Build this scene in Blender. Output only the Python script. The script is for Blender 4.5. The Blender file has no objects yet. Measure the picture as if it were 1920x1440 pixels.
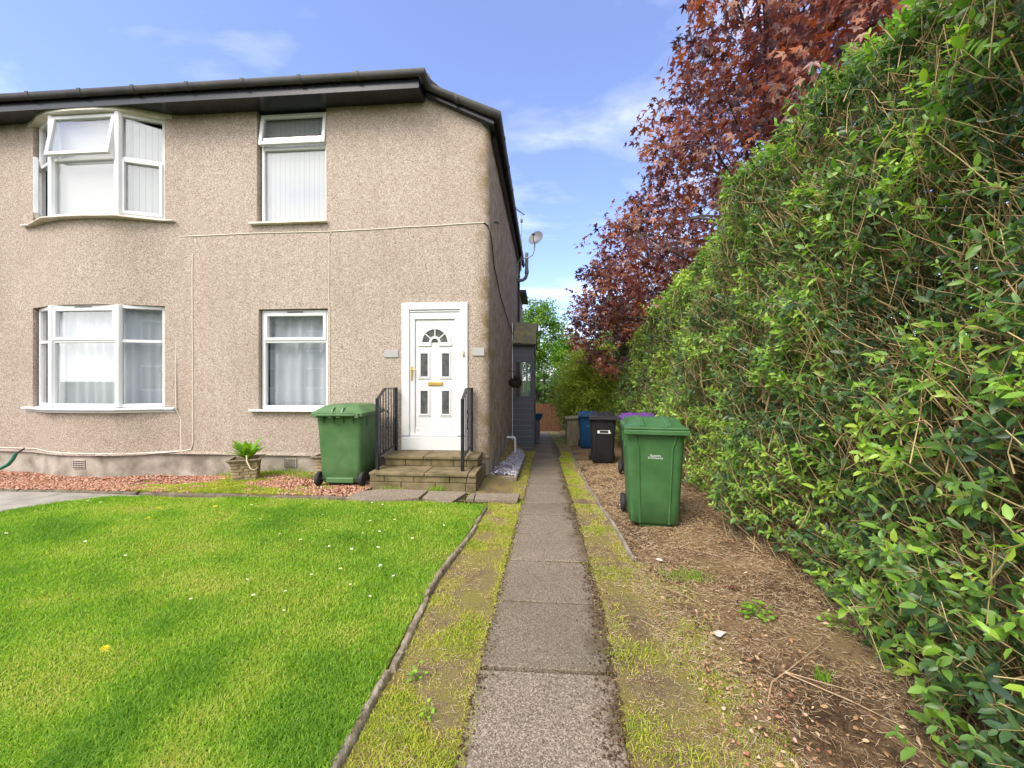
import bpy, bmesh, math, random
import numpy as np
from mathutils import Vector, Matrix
R = math.radians
random.seed(7)
rng = np.random.default_rng(11)
scn = bpy.context.scene
COL = scn.collection

# ------------------------------------------------------------------ camera
FPX, HY, CH = 750.0, 712.0, 1.5
TH = math.atan((1018 - 960) / FPX)
cd = bpy.data.cameras.new('camera'); cam = bpy.data.objects.new('camera', cd); COL.objects.link(cam)
cd.sensor_width = 36; cd.lens = 36 * FPX / 1920; cd.shift_y = -(720 - HY) / 1920
cd.clip_start = 0.05; cd.clip_end = 900
cam.location = (0, 0, CH); cam.rotation_euler = (R(90), 0, TH)
scn.camera = cam

# ------------------------------------------------------------------ world, sun, exposure
SUN_EL, SUN_AZ = R(50), math.atan2(-0.52, -0.72)      # sun stands to the left and a little behind the camera
sun_dir = Vector((math.cos(SUN_EL) * math.sin(SUN_AZ), math.cos(SUN_EL) * math.cos(SUN_AZ), math.sin(SUN_EL)))
w = bpy.data.worlds.new('World'); scn.world = w; w.use_nodes = True
nt = w.node_tree; nt.nodes.clear()
def N(nt, t, **k):
    n = nt.nodes.new(t)
    for a, b in k.items(): setattr(n, a, b)
    return n
def L(nt, a, b): nt.links.new(a, b)
def math_n(nt, op, a, b=None, clamp=False):
    n = N(nt, 'ShaderNodeMath', operation=op, use_clamp=clamp)
    for i, v in enumerate((a, b)):
        if v is None: continue
        if isinstance(v, (int, float)): n.inputs[i].default_value = v
        else: L(nt, v, n.inputs[i])
    return n.outputs[0]
def ramp(nt, fac, stops, interp='LINEAR'):
    n = N(nt, 'ShaderNodeValToRGB'); n.color_ramp.interpolation = interp
    e = n.color_ramp.elements
    while len(e) < len(stops): e.new(0.5)
    for i, (p, c) in enumerate(stops):
        e[i].position = p; e[i].color = (c[0], c[1], c[2], 1) if hasattr(c, '__len__') else (c, c, c, 1)
    L(nt, fac, n.inputs[0]); return n.outputs[0]
def mixc(nt, fac, a, b, mode='MIX'):
    n = N(nt, 'ShaderNodeMix', data_type='RGBA', blend_type=mode)
    for s, v in ((n.inputs[0], fac), (n.inputs[6], a), (n.inputs[7], b)):
        if isinstance(v, (int, float)): s.default_value = v
        elif isinstance(v, (tuple, list)): s.default_value = (v[0], v[1], v[2], 1)
        else: L(nt, v, s)
    return n.outputs[2]
sky = N(nt, 'ShaderNodeTexSky', sky_type='NISHITA', sun_disc=False)
sky.sun_elevation = SUN_EL; sky.sun_rotation = SUN_AZ; sky.air_density = 1.0; sky.dust_density = 0.6; sky.ozone_density = 2.2
tc = N(nt, 'ShaderNodeTexCoord'); sp = N(nt, 'ShaderNodeSeparateXYZ'); L(nt, tc.outputs['Generated'], sp.inputs[0])
zc = math_n(nt, 'ADD', math_n(nt, 'MAXIMUM', sp.outputs[2], 0.0), 0.16)
cx = math_n(nt, 'DIVIDE', sp.outputs[0], zc); cy = math_n(nt, 'DIVIDE', sp.outputs[1], zc)
cb = N(nt, 'ShaderNodeCombineXYZ'); L(nt, cx, cb.inputs[0]); L(nt, math_n(nt, 'MULTIPLY', cy, 1.7), cb.inputs[1])
cn = N(nt, 'ShaderNodeTexNoise'); cn.inputs['Scale'].default_value = 1.25; cn.inputs['Detail'].default_value = 9; cn.inputs['Roughness'].default_value = 0.56; cn.inputs['Distortion'].default_value = 0.35
L(nt, math_n(nt, 'MULTIPLY', 1.0, 1.0), cb.inputs[2]) if 0 else None; cb.inputs[2].default_value = 17.7; L(nt, cb.outputs[0], cn.inputs['Vector'])
low = math_n(nt, 'MULTIPLY', math_n(nt, 'SUBTRACT', 0.42, sp.outputs[2], True), 0.42)   # more cloud towards the horizon
back = math_n(nt, 'MULTIPLY', math_n(nt, 'ADD', math_n(nt, 'MULTIPLY', sp.outputs[1], -1.5), 0.05, True), 0.42)     # unseen bright cloud bank behind the camera, added as soft fill light
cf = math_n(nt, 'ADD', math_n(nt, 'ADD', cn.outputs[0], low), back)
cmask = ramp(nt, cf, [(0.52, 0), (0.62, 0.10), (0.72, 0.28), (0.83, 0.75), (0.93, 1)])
skyc = mixc(nt, 1.0, sky.outputs[0], (0.75, 0.745, 0.95), 'MULTIPLY')
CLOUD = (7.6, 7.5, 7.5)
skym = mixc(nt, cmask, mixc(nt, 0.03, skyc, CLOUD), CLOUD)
bg = N(nt, 'ShaderNodeBackground'); bg.inputs[1].default_value = 0.115
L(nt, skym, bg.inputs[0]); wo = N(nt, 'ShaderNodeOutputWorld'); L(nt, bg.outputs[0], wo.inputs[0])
sd = bpy.data.lights.new('sun', 'SUN'); sd.energy = 1.5; sd.angle = R(30); sd.color = (1, 0.92, 0.80)
sun = bpy.data.objects.new('sun', sd); COL.objects.link(sun)
sun.rotation_euler = sun_dir.to_track_quat('Z', 'Y').to_euler()
vs = scn.view_settings; vs.view_transform = 'Standard'; vs.look = 'None'; vs.exposure = 1.64; vs.gamma = 1; vs.use_curve_mapping = False
scn.cycles.max_bounces = 8; scn.cycles.transparent_max_bounces = 8

# ------------------------------------------------------------------ helpers
def gz(y, x=0.5):
    """height of the ground: flat in front, falling away down the side of the house"""
    y = np.asarray(y, float); x = np.asarray(x, float)
    s = np.clip((y - 4.0) / 1.0, 0, 1)
    g = np.where(y > 4.0, -0.066 * (np.minimum(y, 20) - 4.2) * 1.0, 0) * s
    k = np.clip((x + 1.0) / 0.5, 0, 1)
    return g * k
def hsh(ix, iy, seed):
    h = (ix.astype(np.int64) * 374761393 + iy.astype(np.int64) * 668265263 + seed * 974634797) & 0x7fffffff
    h = ((h ^ (h >> 13)) * 1274126177) & 0x7fffffff
    return ((h ^ (h >> 16)) & 0xffff) / 65535.0
def vnoise(x, y, seed=0, oct=1):
    x = np.asarray(x, float); y = np.asarray(y, float); tot = 0; amp = 1; sm = 0
    for o in range(oct):
        ix = np.floor(x); iy = np.floor(y); fx = x - ix; fy = y - iy
        fx = fx * fx * (3 - 2 * fx); fy = fy * fy * (3 - 2 * fy)
        a = hsh(ix, iy, seed + o); b = hsh(ix + 1, iy, seed + o); c = hsh(ix, iy + 1, seed + o); d = hsh(ix + 1, iy + 1, seed + o)
        tot = tot + amp * (a + (b - a) * fx + (c - a) * fy + (a - b - c + d) * fx * fy); sm += amp
        x = x * 2.03; y = y * 2.03; amp *= 0.5
    return tot / sm
def link(o, parent=None):
    COL.objects.link(o)
    if parent is not None:
        o.parent = parent
        if parent.get('wa'): o.matrix_parent_inverse = Matrix.Translation(-parent.location)
    return o
def tag(o, label=None, cat=None, group=None, kind=None):
    if label: o['label'] = label
    if cat: o['category'] = cat
    if group: o['group'] = group
    if kind: o['kind'] = kind
    return o
def thing(name, loc, label, cat, group=None, rz=0, wa=False):
    o = bpy.data.objects.new(name, None); COL.objects.link(o); o.location = loc; o.rotation_euler = (0, 0, rz); o.empty_display_size = 0.2
    if wa: o['wa'] = 1
    return tag(o, label, cat, group)
class MB:
    def __init__(s): s.v = []; s.f = []; s.T = None
    def add(s, vs, fs):
        b = len(s.v)
        if s.T is not None: vs = [s.T @ Vector(p) for p in vs]
        s.v += [tuple(p) for p in vs]; s.f += [[i + b for i in f] for f in fs]; return s
    def box(s, x0, y0, z0, x1, y1, z1):
        return s.add([(x0, y0, z0), (x1, y0, z0), (x1, y1, z0), (x0, y1, z0), (x0, y0, z1), (x1, y0, z1), (x1, y1, z1), (x0, y1, z1)],
                     [(0, 3, 2, 1), (4, 5, 6, 7), (0, 1, 5, 4), (1, 2, 6, 5), (2, 3, 7, 6), (3, 0, 4, 7)])
    def prism(s, poly, z0, z1, taper=None):
        n = len(poly); t = taper or poly
        return s.add([(p[0], p[1], z0) for p in poly] + [(p[0], p[1], z1) for p in t],
                     [list(range(n))[::-1], list(range(n, 2 * n))] + [[i, (i + 1) % n, n + (i + 1) % n, n + i] for i in range(n)])
    def loft(s, rings, cap0=True, cap1=True, closed=True):
        n = len(rings[0]); vs = [p for r in rings for p in r]; fs = []
        for k in range(len(rings) - 1):
            for i in range(n if closed else n - 1):
                j = (i + 1) % n; fs.append([k * n + i, k * n + j, (k + 1) * n + j, (k + 1) * n + i])
        if cap0: fs.append(list(range(n))[::-1])
        if cap1: fs.append([(len(rings) - 1) * n + i for i in range(n)])
        return s.add(vs, fs)
    def tube(s, pts, r, n=6, cap=True):
        pts = [Vector(p) for p in pts]; m = len(pts); rings = []
        rr = r if hasattr(r, '__len__') else [r] * m
        up = None
        for i, p in enumerate(pts):
            d = (pts[min(i + 1, m - 1)] - pts[max(i - 1, 0)]).normalized()
            if up is None: up = Vector((0, 0, 1)) if abs(d.z) < 0.9 else Vector((1, 0, 0))
            a = d.cross(up); a = a.normalized() if a.length > 1e-5 else d.orthogonal().normalized()
            b = a.cross(d).normalized(); up = b
            rings.append([p + (a * math.cos(2 * math.pi * k / n) + b * math.sin(2 * math.pi * k / n)) * rr[i] for k in range(n)])
        return s.loft(rings, cap, cap)
    def lathe(s, prof, n=24, axis='z', c=(0, 0, 0), cap=True):
        rings = []
        for r, h in prof:
            rg = []
            for k in range(n):
                a = 2 * math.pi * k / n; u, v = r * math.cos(a), r * math.sin(a)
                rg.append({'z': (c[0] + u, c[1] + v, c[2] + h), 'x': (c[0] + h, c[1] + u, c[2] + v), 'y': (c[0] + v, c[1] + h, c[2] + u)}[axis])
            rings.append(rg)
        return s.loft(rings, cap, cap)
    def sweep(s, path, prof):
        """profile (out, up) swept along a plan path of (x, y, z), out = right of travel"""
        m = len(path); P = [Vector(p) for p in path]; rings = []
        for i in range(m):
            d1 = (P[i] - P[max(i - 1, 0)]); d2 = (P[min(i + 1, m - 1)] - P[i])
            d1.z = d2.z = 0
            if d1.length < 1e-6: d1 = d2
            if d2.length < 1e-6: d2 = d1
            d1.normalize(); d2.normalize(); t = (d1 + d2).normalized()
            nrm = Vector((t.y, -t.x, 0)); k = 1 / max(0.5, nrm.dot(Vector((d1.y, -d1.x, 0))))
            rings.append([P[i] + nrm * (a * k) + Vector((0, 0, b)) for a, b in prof])
        return s.loft(rings)
    def build(s, name, mat, parent=None, smooth=False, bevel=0, seg=1, origin=None):
        me = bpy.data.meshes.new(name)
        vs = s.v; o = bpy.data.objects.new(name, me)
        if parent is None:
            a = np.array(vs); c = (float(a[:, 0].mean()), float(a[:, 1].mean()), float(a[:, 2].min()))
            vs = (a - np.array(c)).tolist(); o.location = c
        me.from_pydata(vs, [], s.f); me.update()
        bm = bmesh.new(); bm.from_mesh(me); bmesh.ops.recalc_face_normals(bm, faces=bm.faces); bm.to_mesh(me); bm.free()
        if smooth:
            me.polygons.foreach_set('use_smooth', [True] * len(me.polygons))
            if smooth != 'all': me.set_sharp_from_angle(angle=R(smooth if smooth is not True else 40))
        me.materials.append(mat)
        if bevel:
            m = o.modifiers.new('bevel', 'BEVEL'); m.width = bevel; m.segments = seg; m.limit_method = 'ANGLE'; m.angle_limit = R(35)
        return link(o, parent)
def np_mesh(name, V, quads=None, tris=None, rnd=None, mat=None, parent=None, smooth=False):
    me = bpy.data.meshes.new(name); V = np.ascontiguousarray(V, np.float32)
    parts = []; sizes = []
    for a, k in ((quads, 4), (tris, 3)):
        if a is not None and len(a): parts.append(np.asarray(a, np.int32).ravel()); sizes.append(np.full(len(a), k, np.int32))
    idx = np.concatenate(parts); sz = np.concatenate(sizes); st = np.concatenate([[0], np.cumsum(sz)[:-1]]).astype(np.int32)
    me.vertices.add(len(V)); me.vertices.foreach_set('co', V.ravel())
    me.loops.add(len(idx)); me.loops.foreach_set('vertex_index', idx)
    me.polygons.add(len(sz)); me.polygons.foreach_set('loop_start', st); me.polygons.foreach_set('loop_total', sz)
    if smooth: me.polygons.foreach_set('use_smooth', np.ones(len(sz), bool))
    if rnd is not None:
        at = me.attributes.new('rnd', 'FLOAT', 'POINT'); at.data.foreach_set('value', np.asarray(rnd, np.float32))
    me.update(calc_edges=True); me.validate()
    if mat: me.materials.append(mat)
    return link(bpy.data.objects.new(name, me), parent)
def nrm(a): return a / np.maximum(np.linalg.norm(a, axis=-1, keepdims=True), 1e-9)
def instances(tv, tq, tt, pos, dirs, nor, size, rnd):
    """copies of a template (x along dirs, z along nor) as flat arrays"""
    x = nrm(dirs); z = nrm(nor - x * (nor * x).sum(-1, keepdims=True)); y = np.cross(z, x)
    B = np.stack([x, y, z], 1) * np.asarray(size).reshape(-1, 1, 1)
    V = np.einsum('kj,njc->nkc', np.asarray(tv, float), B) + pos[:, None, :]
    n, k = len(pos), len(tv); off = (np.arange(n) * k)[:, None, None]
    q = (np.asarray(tq)[None] + off).reshape(-1, 4) if tq is not None and len(tq) else None
    t = (np.asarray(tt)[None] + off).reshape(-1, 3) if tt is not None and len(tt) else None
    return V.reshape(-1, 3), q, t, np.repeat(rnd, k)
def merge(*gs):
    V = []; Q = []; T = []; A = []; o = 0
    for v, q, t, a in gs:
        V.append(v); A.append(a)
        if q is not None: Q.append(q + o)
        if t is not None: T.append(t + o)
        o += len(v)
    return np.concatenate(V), (np.concatenate(Q) if Q else None), (np.concatenate(T) if T else None), np.concatenate(A)
def sticks(p0, p1, r0, r1, rnd, bend=None, n=3):
    """many thin tapered twigs; bend = offset of the middle"""
    d = nrm(p1 - p0); ref = np.where(np.abs(d[:, 2:3]) > 0.9, np.array([[1., 0, 0]]), np.array([[0, 0, 1.]]))
    a = nrm(np.cross(d, ref)); b = np.cross(a, d); rows = []
    mid = (p0 + p1) / 2 + (bend if bend is not None else 0)
    r0 = np.broadcast_to(np.asarray(r0, float), (len(p0),)); r1 = np.broadcast_to(np.asarray(r1, float), (len(p0),))
    for p, r in ((p0, r0), (mid, (r0 + r1) / 2), (p1, r1)):
        for k in range(n):
            an = 2 * math.pi * k / n
            rows.append(p + (a * math.cos(an) + b * math.sin(an)) * r[:, None])
    V = np.stack(rows, 1); m = 3 * n; off = (np.arange(len(p0)) * m)[:, None, None]
    q = np.array([[s * n + k, s * n + (k + 1) % n, (s + 1) * n + (k + 1) % n, (s + 1) * n + k] for s in (0, 1) for k in range(n)])
    return V.reshape(-1, 3), (q[None] + off).reshape(-1, 4), None, np.repeat(rnd, m)
def blades(pos, h, wd, rnd, lean=0.5):
    n = len(pos); a = rng.uniform(0, 2 * np.pi, n); d = np.stack([np.cos(a), np.sin(a), np.zeros(n)], 1)
    b = rng.uniform(0, 2 * np.pi, n); l = np.stack([np.cos(b), np.sin(b), np.zeros(n)], 1) * (h * rng.uniform(0.1, 1, n) * lean)[:, None]
    up = np.array([0, 0, 1.]); w2 = (wd / 2)[:, None]
    r = [pos - d * w2, pos + d * w2, pos + l * 0.35 + up * (h * 0.55)[:, None] + d * w2 * 0.8, pos + l * 0.35 + up * (h * 0.55)[:, None] - d * w2 * 0.8,
         pos + l + up * (h * (1 - 0.25 * lean))[:, None]]
    V = np.stack(r, 1).reshape(-1, 3); off = np.arange(n)[:, None] * 5
    return V, np.array([[0, 1, 2, 3]]) + off, np.array([[3, 2, 4]]) + off, np.repeat(rnd, 5)

# ------------------------------------------------------------------ materials
def new_mat(name):
    m = bpy.data.materials.new(name); m.use_nodes = True; nt = m.node_tree; nt.nodes.clear()
    o = N(nt, 'ShaderNodeOutputMaterial'); p = N(nt, 'ShaderNodeBsdfPrincipled'); L(nt, p.outputs[0], o.inputs[0])
    return m, nt, p, o
def coords(nt, scale=1.0, stretch=None):
    t = N(nt, 'ShaderNodeTexCoord'); mp = N(nt, 'ShaderNodeMapping'); L(nt, t.outputs['Object'], mp.inputs[0])
    mp.inputs['Scale'].default_value = stretch or (scale, scale, scale); return mp.outputs[0]
def noise(nt, vec, scale, detail=4, rough=0.55, dist=0):
    n = N(nt, 'ShaderNodeTexNoise'); L(nt, vec, n.inputs['Vector'])
    n.inputs['Scale'].default_value = scale; n.inputs['Detail'].default_value = detail; n.inputs['Roughness'].default_value = rough; n.inputs['Distortion'].default_value = dist
    return n.outputs[0]
def vor(nt, vec, scale, feature='F1'):
    n = N(nt, 'ShaderNodeTexVoronoi', feature=feature); L(nt, vec, n.inputs['Vector']); n.inputs['Scale'].default_value = scale; return n
def bump(nt, p, h, strength, dist=0.01):
    b = N(nt, 'ShaderNodeBump'); b.inputs['Strength'].default_value = strength; b.inputs['Distance'].default_value = dist
    L(nt, h, b.inputs['Height']); L(nt, b.outputs[0], p.inputs['Normal'])
def mat(name, c, c2=None, rough=0.5, sc=3.0, lo=0.35, hi=0.65, bsc=None, bst=0.2, bd=0.004, spec=0.5, metal=0, stretch=None, coat=0):
    m, nt, p, o = new_mat(name); v = coords(nt, 1, stretch)
    p.inputs['Roughness'].default_value = rough; p.inputs['Specular IOR Level'].default_value = spec; p.inputs['Metallic'].default_value = metal
    p.inputs['Coat Weight'].default_value = coat
    if c2: L(nt, ramp(nt, noise(nt, v, sc, 6), [(lo, c), (hi, c2)]), p.inputs['Base Color'])
    else: p.inputs['Base Color'].default_value = (*c, 1)
    if bsc: bump(nt, p, noise(nt, v, bsc, 4), bst, bd)
    return m
def mat_rnd(name, stops, rough=0.5, transl=0.0, spec=0.5, tcol=None, sheen=0):
    """colour from the per-piece random attribute; leaves let some light through"""
    m, nt, p, o = new_mat(name); a = N(nt, 'ShaderNodeAttribute', attribute_name='rnd')
    c = ramp(nt, a.outputs['Fac'], stops); L(nt, c, p.inputs['Base Color'])
    p.inputs['Roughness'].default_value = rough; p.inputs['Specular IOR Level'].default_value = spec
    if transl:
        t = N(nt, 'ShaderNodeBsdfTranslucent'); L(nt, mixc(nt, 1.0, c, tcol or (1.5, 1.6, 0.7), 'MULTIPLY'), t.inputs[0])
        x = N(nt, 'ShaderNodeMixShader'); x.inputs[0].default_value = transl; L(nt, p.outputs[0], x.inputs[1]); L(nt, t.outputs[0], x.inputs[2]); L(nt, x.outputs[0], o.inputs[0])
    return m
def pebble_mat():
    m, nt, p, o = new_mat('pebbledash'); v = coords(nt)
    k = N(nt, 'ShaderNodeVectorMath', operation='ADD'); L(nt, v, k.inputs[0])
    v1 = vor(nt, v, 88); v2 = vor(nt, v, 160)
    s1 = N(nt, 'ShaderNodeSeparateColor'); L(nt, v1.outputs['Color'], s1.inputs[0]); s2 = N(nt, 'ShaderNodeSeparateColor'); L(nt, v2.outputs['Color'], s2.inputs[0])
    f = math_n(nt, 'ADD', math_n(nt, 'MULTIPLY', s1.outputs[0], 0.62), math_n(nt, 'MULTIPLY', s2.outputs[1], 0.38))
    c = ramp(nt, f, [(0.06, (0.15, 0.108, 0.083)), (0.24, (0.285, 0.217, 0.170)), (0.42, (0.395, 0.319, 0.262)), (0.64, (0.475, 0.398, 0.334)), (0.86, (0.62, 0.542, 0.465))])
    big = noise(nt, v, 0.7, 6); c = mixc(nt, math_n(nt, 'MULTIPLY', ramp(nt, big, [(0.42, 0), (0.7, 1)]), 0.30), c, (0.25, 0.185, 0.135))
    mp = N(nt, 'ShaderNodeMapping'); L(nt, v, mp.inputs[0]); mp.inputs['Scale'].default_value = (3.2, 3.2, 0.25)
    st = noise(nt, mp.outputs[0], 2.2, 5); c = mixc(nt, math_n(nt, 'MULTIPLY', ramp(nt, st, [(0.50, 0), (0.70, 1)]), 0.11), c, (0.20, 0.15, 0.10))
    sx = N(nt, 'ShaderNodeSeparateXYZ'); L(nt, v, sx.inputs[0])                 # algae on the corner and below the eaves
    cor = math_n(nt, 'SUBTRACT', 1, math_n(nt, 'DIVIDE', math_n(nt, 'ABSOLUTE', math_n(nt, 'ADD', sx.outputs[0], 0.90)), 0.20), True)
    top = math_n(nt, 'MULTIPLY', math_n(nt, 'SUBTRACT', sx.outputs[2], 5.62), 2.0, True)
    al = math_n(nt, 'MULTIPLY', math_n(nt, 'MAXIMUM', cor, top), ramp(nt, noise(nt, v, 4.5, 6), [(0.40, 0), (0.62, 0.85)]))
    c = mixc(nt, al, c, (0.20, 0.145, 0.055))
    L(nt, c, p.inputs['Base Color']); p.inputs['Roughness'].default_value = 0.9; p.inputs['Specular IOR Level'].default_value = 0.25
    bump(nt, p, math_n(nt, 'ADD', math_n(nt, 'MULTIPLY', v1.outputs['Distance'], -1.0), math_n(nt, 'MULTIPLY', v2.outputs['Distance'], -0.6)), 0.55, 0.012)
    return m
def aggregate_mat(name, dirt=True):
    m, nt, p, o = new_mat(name); v = coords(nt); v1 = vor(nt, v, 150); s1 = N(nt, 'ShaderNodeSeparateColor'); L(nt, v1.outputs['Color'], s1.inputs[0])
    v2 = vor(nt, v, 250); s2 = N(nt, 'ShaderNodeSeparateColor'); L(nt, v2.outputs['Color'], s2.inputs[0])
    f = math_n(nt, 'ADD', math_n(nt, 'MULTIPLY', s1.outputs[0], 0.6), math_n(nt, 'MULTIPLY', s2.outputs[0], 0.4))
    c = ramp(nt, f, [(0.05, (0.070, 0.052, 0.035)), (0.35, (0.175, 0.140, 0.098)), (0.62, (0.265, 0.217, 0.158)), (0.88, (0.45, 0.38, 0.285))])
    c = mixc(nt, math_n(nt, 'MULTIPLY', ramp(nt, noise(nt, v, 1.3, 7), [(0.42, 0), (0.68, 1)]), 0.45), c, (0.13, 0.105, 0.072))
    at = N(nt, 'ShaderNodeAttribute', attribute_name='rnd'); c = mixc(nt, at.outputs['Fac'], c, (0.10, 0.08, 0.055))
    if dirt:                                                                     # soil and moss creeping over the right edge
        sx = N(nt, 'ShaderNodeSeparateXYZ'); L(nt, v, sx.inputs[0])
        e = math_n(nt, 'ADD', math_n(nt, 'MULTIPLY', sx.outputs[0], 3.6), math_n(nt, 'MULTIPLY', noise(nt, v, 5.0, 6), 1.6))
        c = mixc(nt, ramp(nt, math_n(nt, 'SUBTRACT', e, 1.10), [(0.55, 0), (0.95, 0.8)]), c, (0.085, 0.062, 0.030))
        e2 = math_n(nt, 'ADD', math_n(nt, 'MULTIPLY', sx.outputs[0], -4.0), math_n(nt, 'MULTIPLY', noise(nt, v, 7.0, 6), 1.2))
        c = mixc(nt, ramp(nt, math_n(nt, 'SUBTRACT', e2, 1.05), [(0.6, 0), (0.95, 0.55)]), c, (0.10, 0.085, 0.030))
    L(nt, c, p.inputs['Base Color']); p.inputs['Roughness'].default_value = 0.88; p.inputs['Specular IOR Level'].default_value = 0.3
    bump(nt, p, math_n(nt, 'MULTIPLY', v1.outputs['Distance'], -1.0), 0.45, 0.006)
    return m
def moss_mat(name, cs, s1=2.2, s2=28):
    """cs: earth, dry, moss, bright moss"""
    m, nt, p, o = new_mat(name); v = coords(nt); f = noise(nt, v, s1, 8, 0.62); g = noise(nt, v, s2, 6, 0.7); h = noise(nt, v, s2 * 5, 3)
    e = math_n(nt, 'ADD', math_n(nt, 'MULTIPLY', f, 0.55), math_n(nt, 'MULTIPLY', g, 0.45))
    c = ramp(nt, e, [(0.38, cs[0]), (0.47, cs[1]), (0.53, cs[2]), (0.64, cs[3])])
    c = mixc(nt, ramp(nt, h, [(0.3, 0.75), (0.7, 0)]), c, mixc(nt, 1, c, (0.35, 0.33, 0.3), 'MULTIPLY'))
    L(nt, c, p.inputs['Base Color']); p.inputs['Roughness'].default_value = 0.95; p.inputs['Specular IOR Level'].default_value = 0.15
    bump(nt, p, math_n(nt, 'ADD', g, h), 0.9, 0.02); return m
def glass_mat():
    m, nt, p, o = new_mat('window_glass'); nt.nodes.remove(p)
    t = N(nt, 'ShaderNodeBsdfTransparent'); t.inputs[0].default_value = (0.95, 0.96, 0.96, 1); g = N(nt, 'ShaderNodeBsdfGlossy'); g.inputs['Roughness'].default_value = 0.015
    fr = N(nt, 'ShaderNodeLayerWeight'); fc = math_n(nt, 'POWER', fr.outputs['Facing'], 3.5)
    x = N(nt, 'ShaderNodeMixShader'); L(nt, math_n(nt, 'ADD', math_n(nt, 'MULTIPLY', fc, 0.5), 0.15, True), x.inputs[0])
    L(nt, t.outputs[0], x.inputs[1]); L(nt, g.outputs[0], x.inputs[2]); L(nt, x.outputs[0], o.inputs[0]); return m
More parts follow.
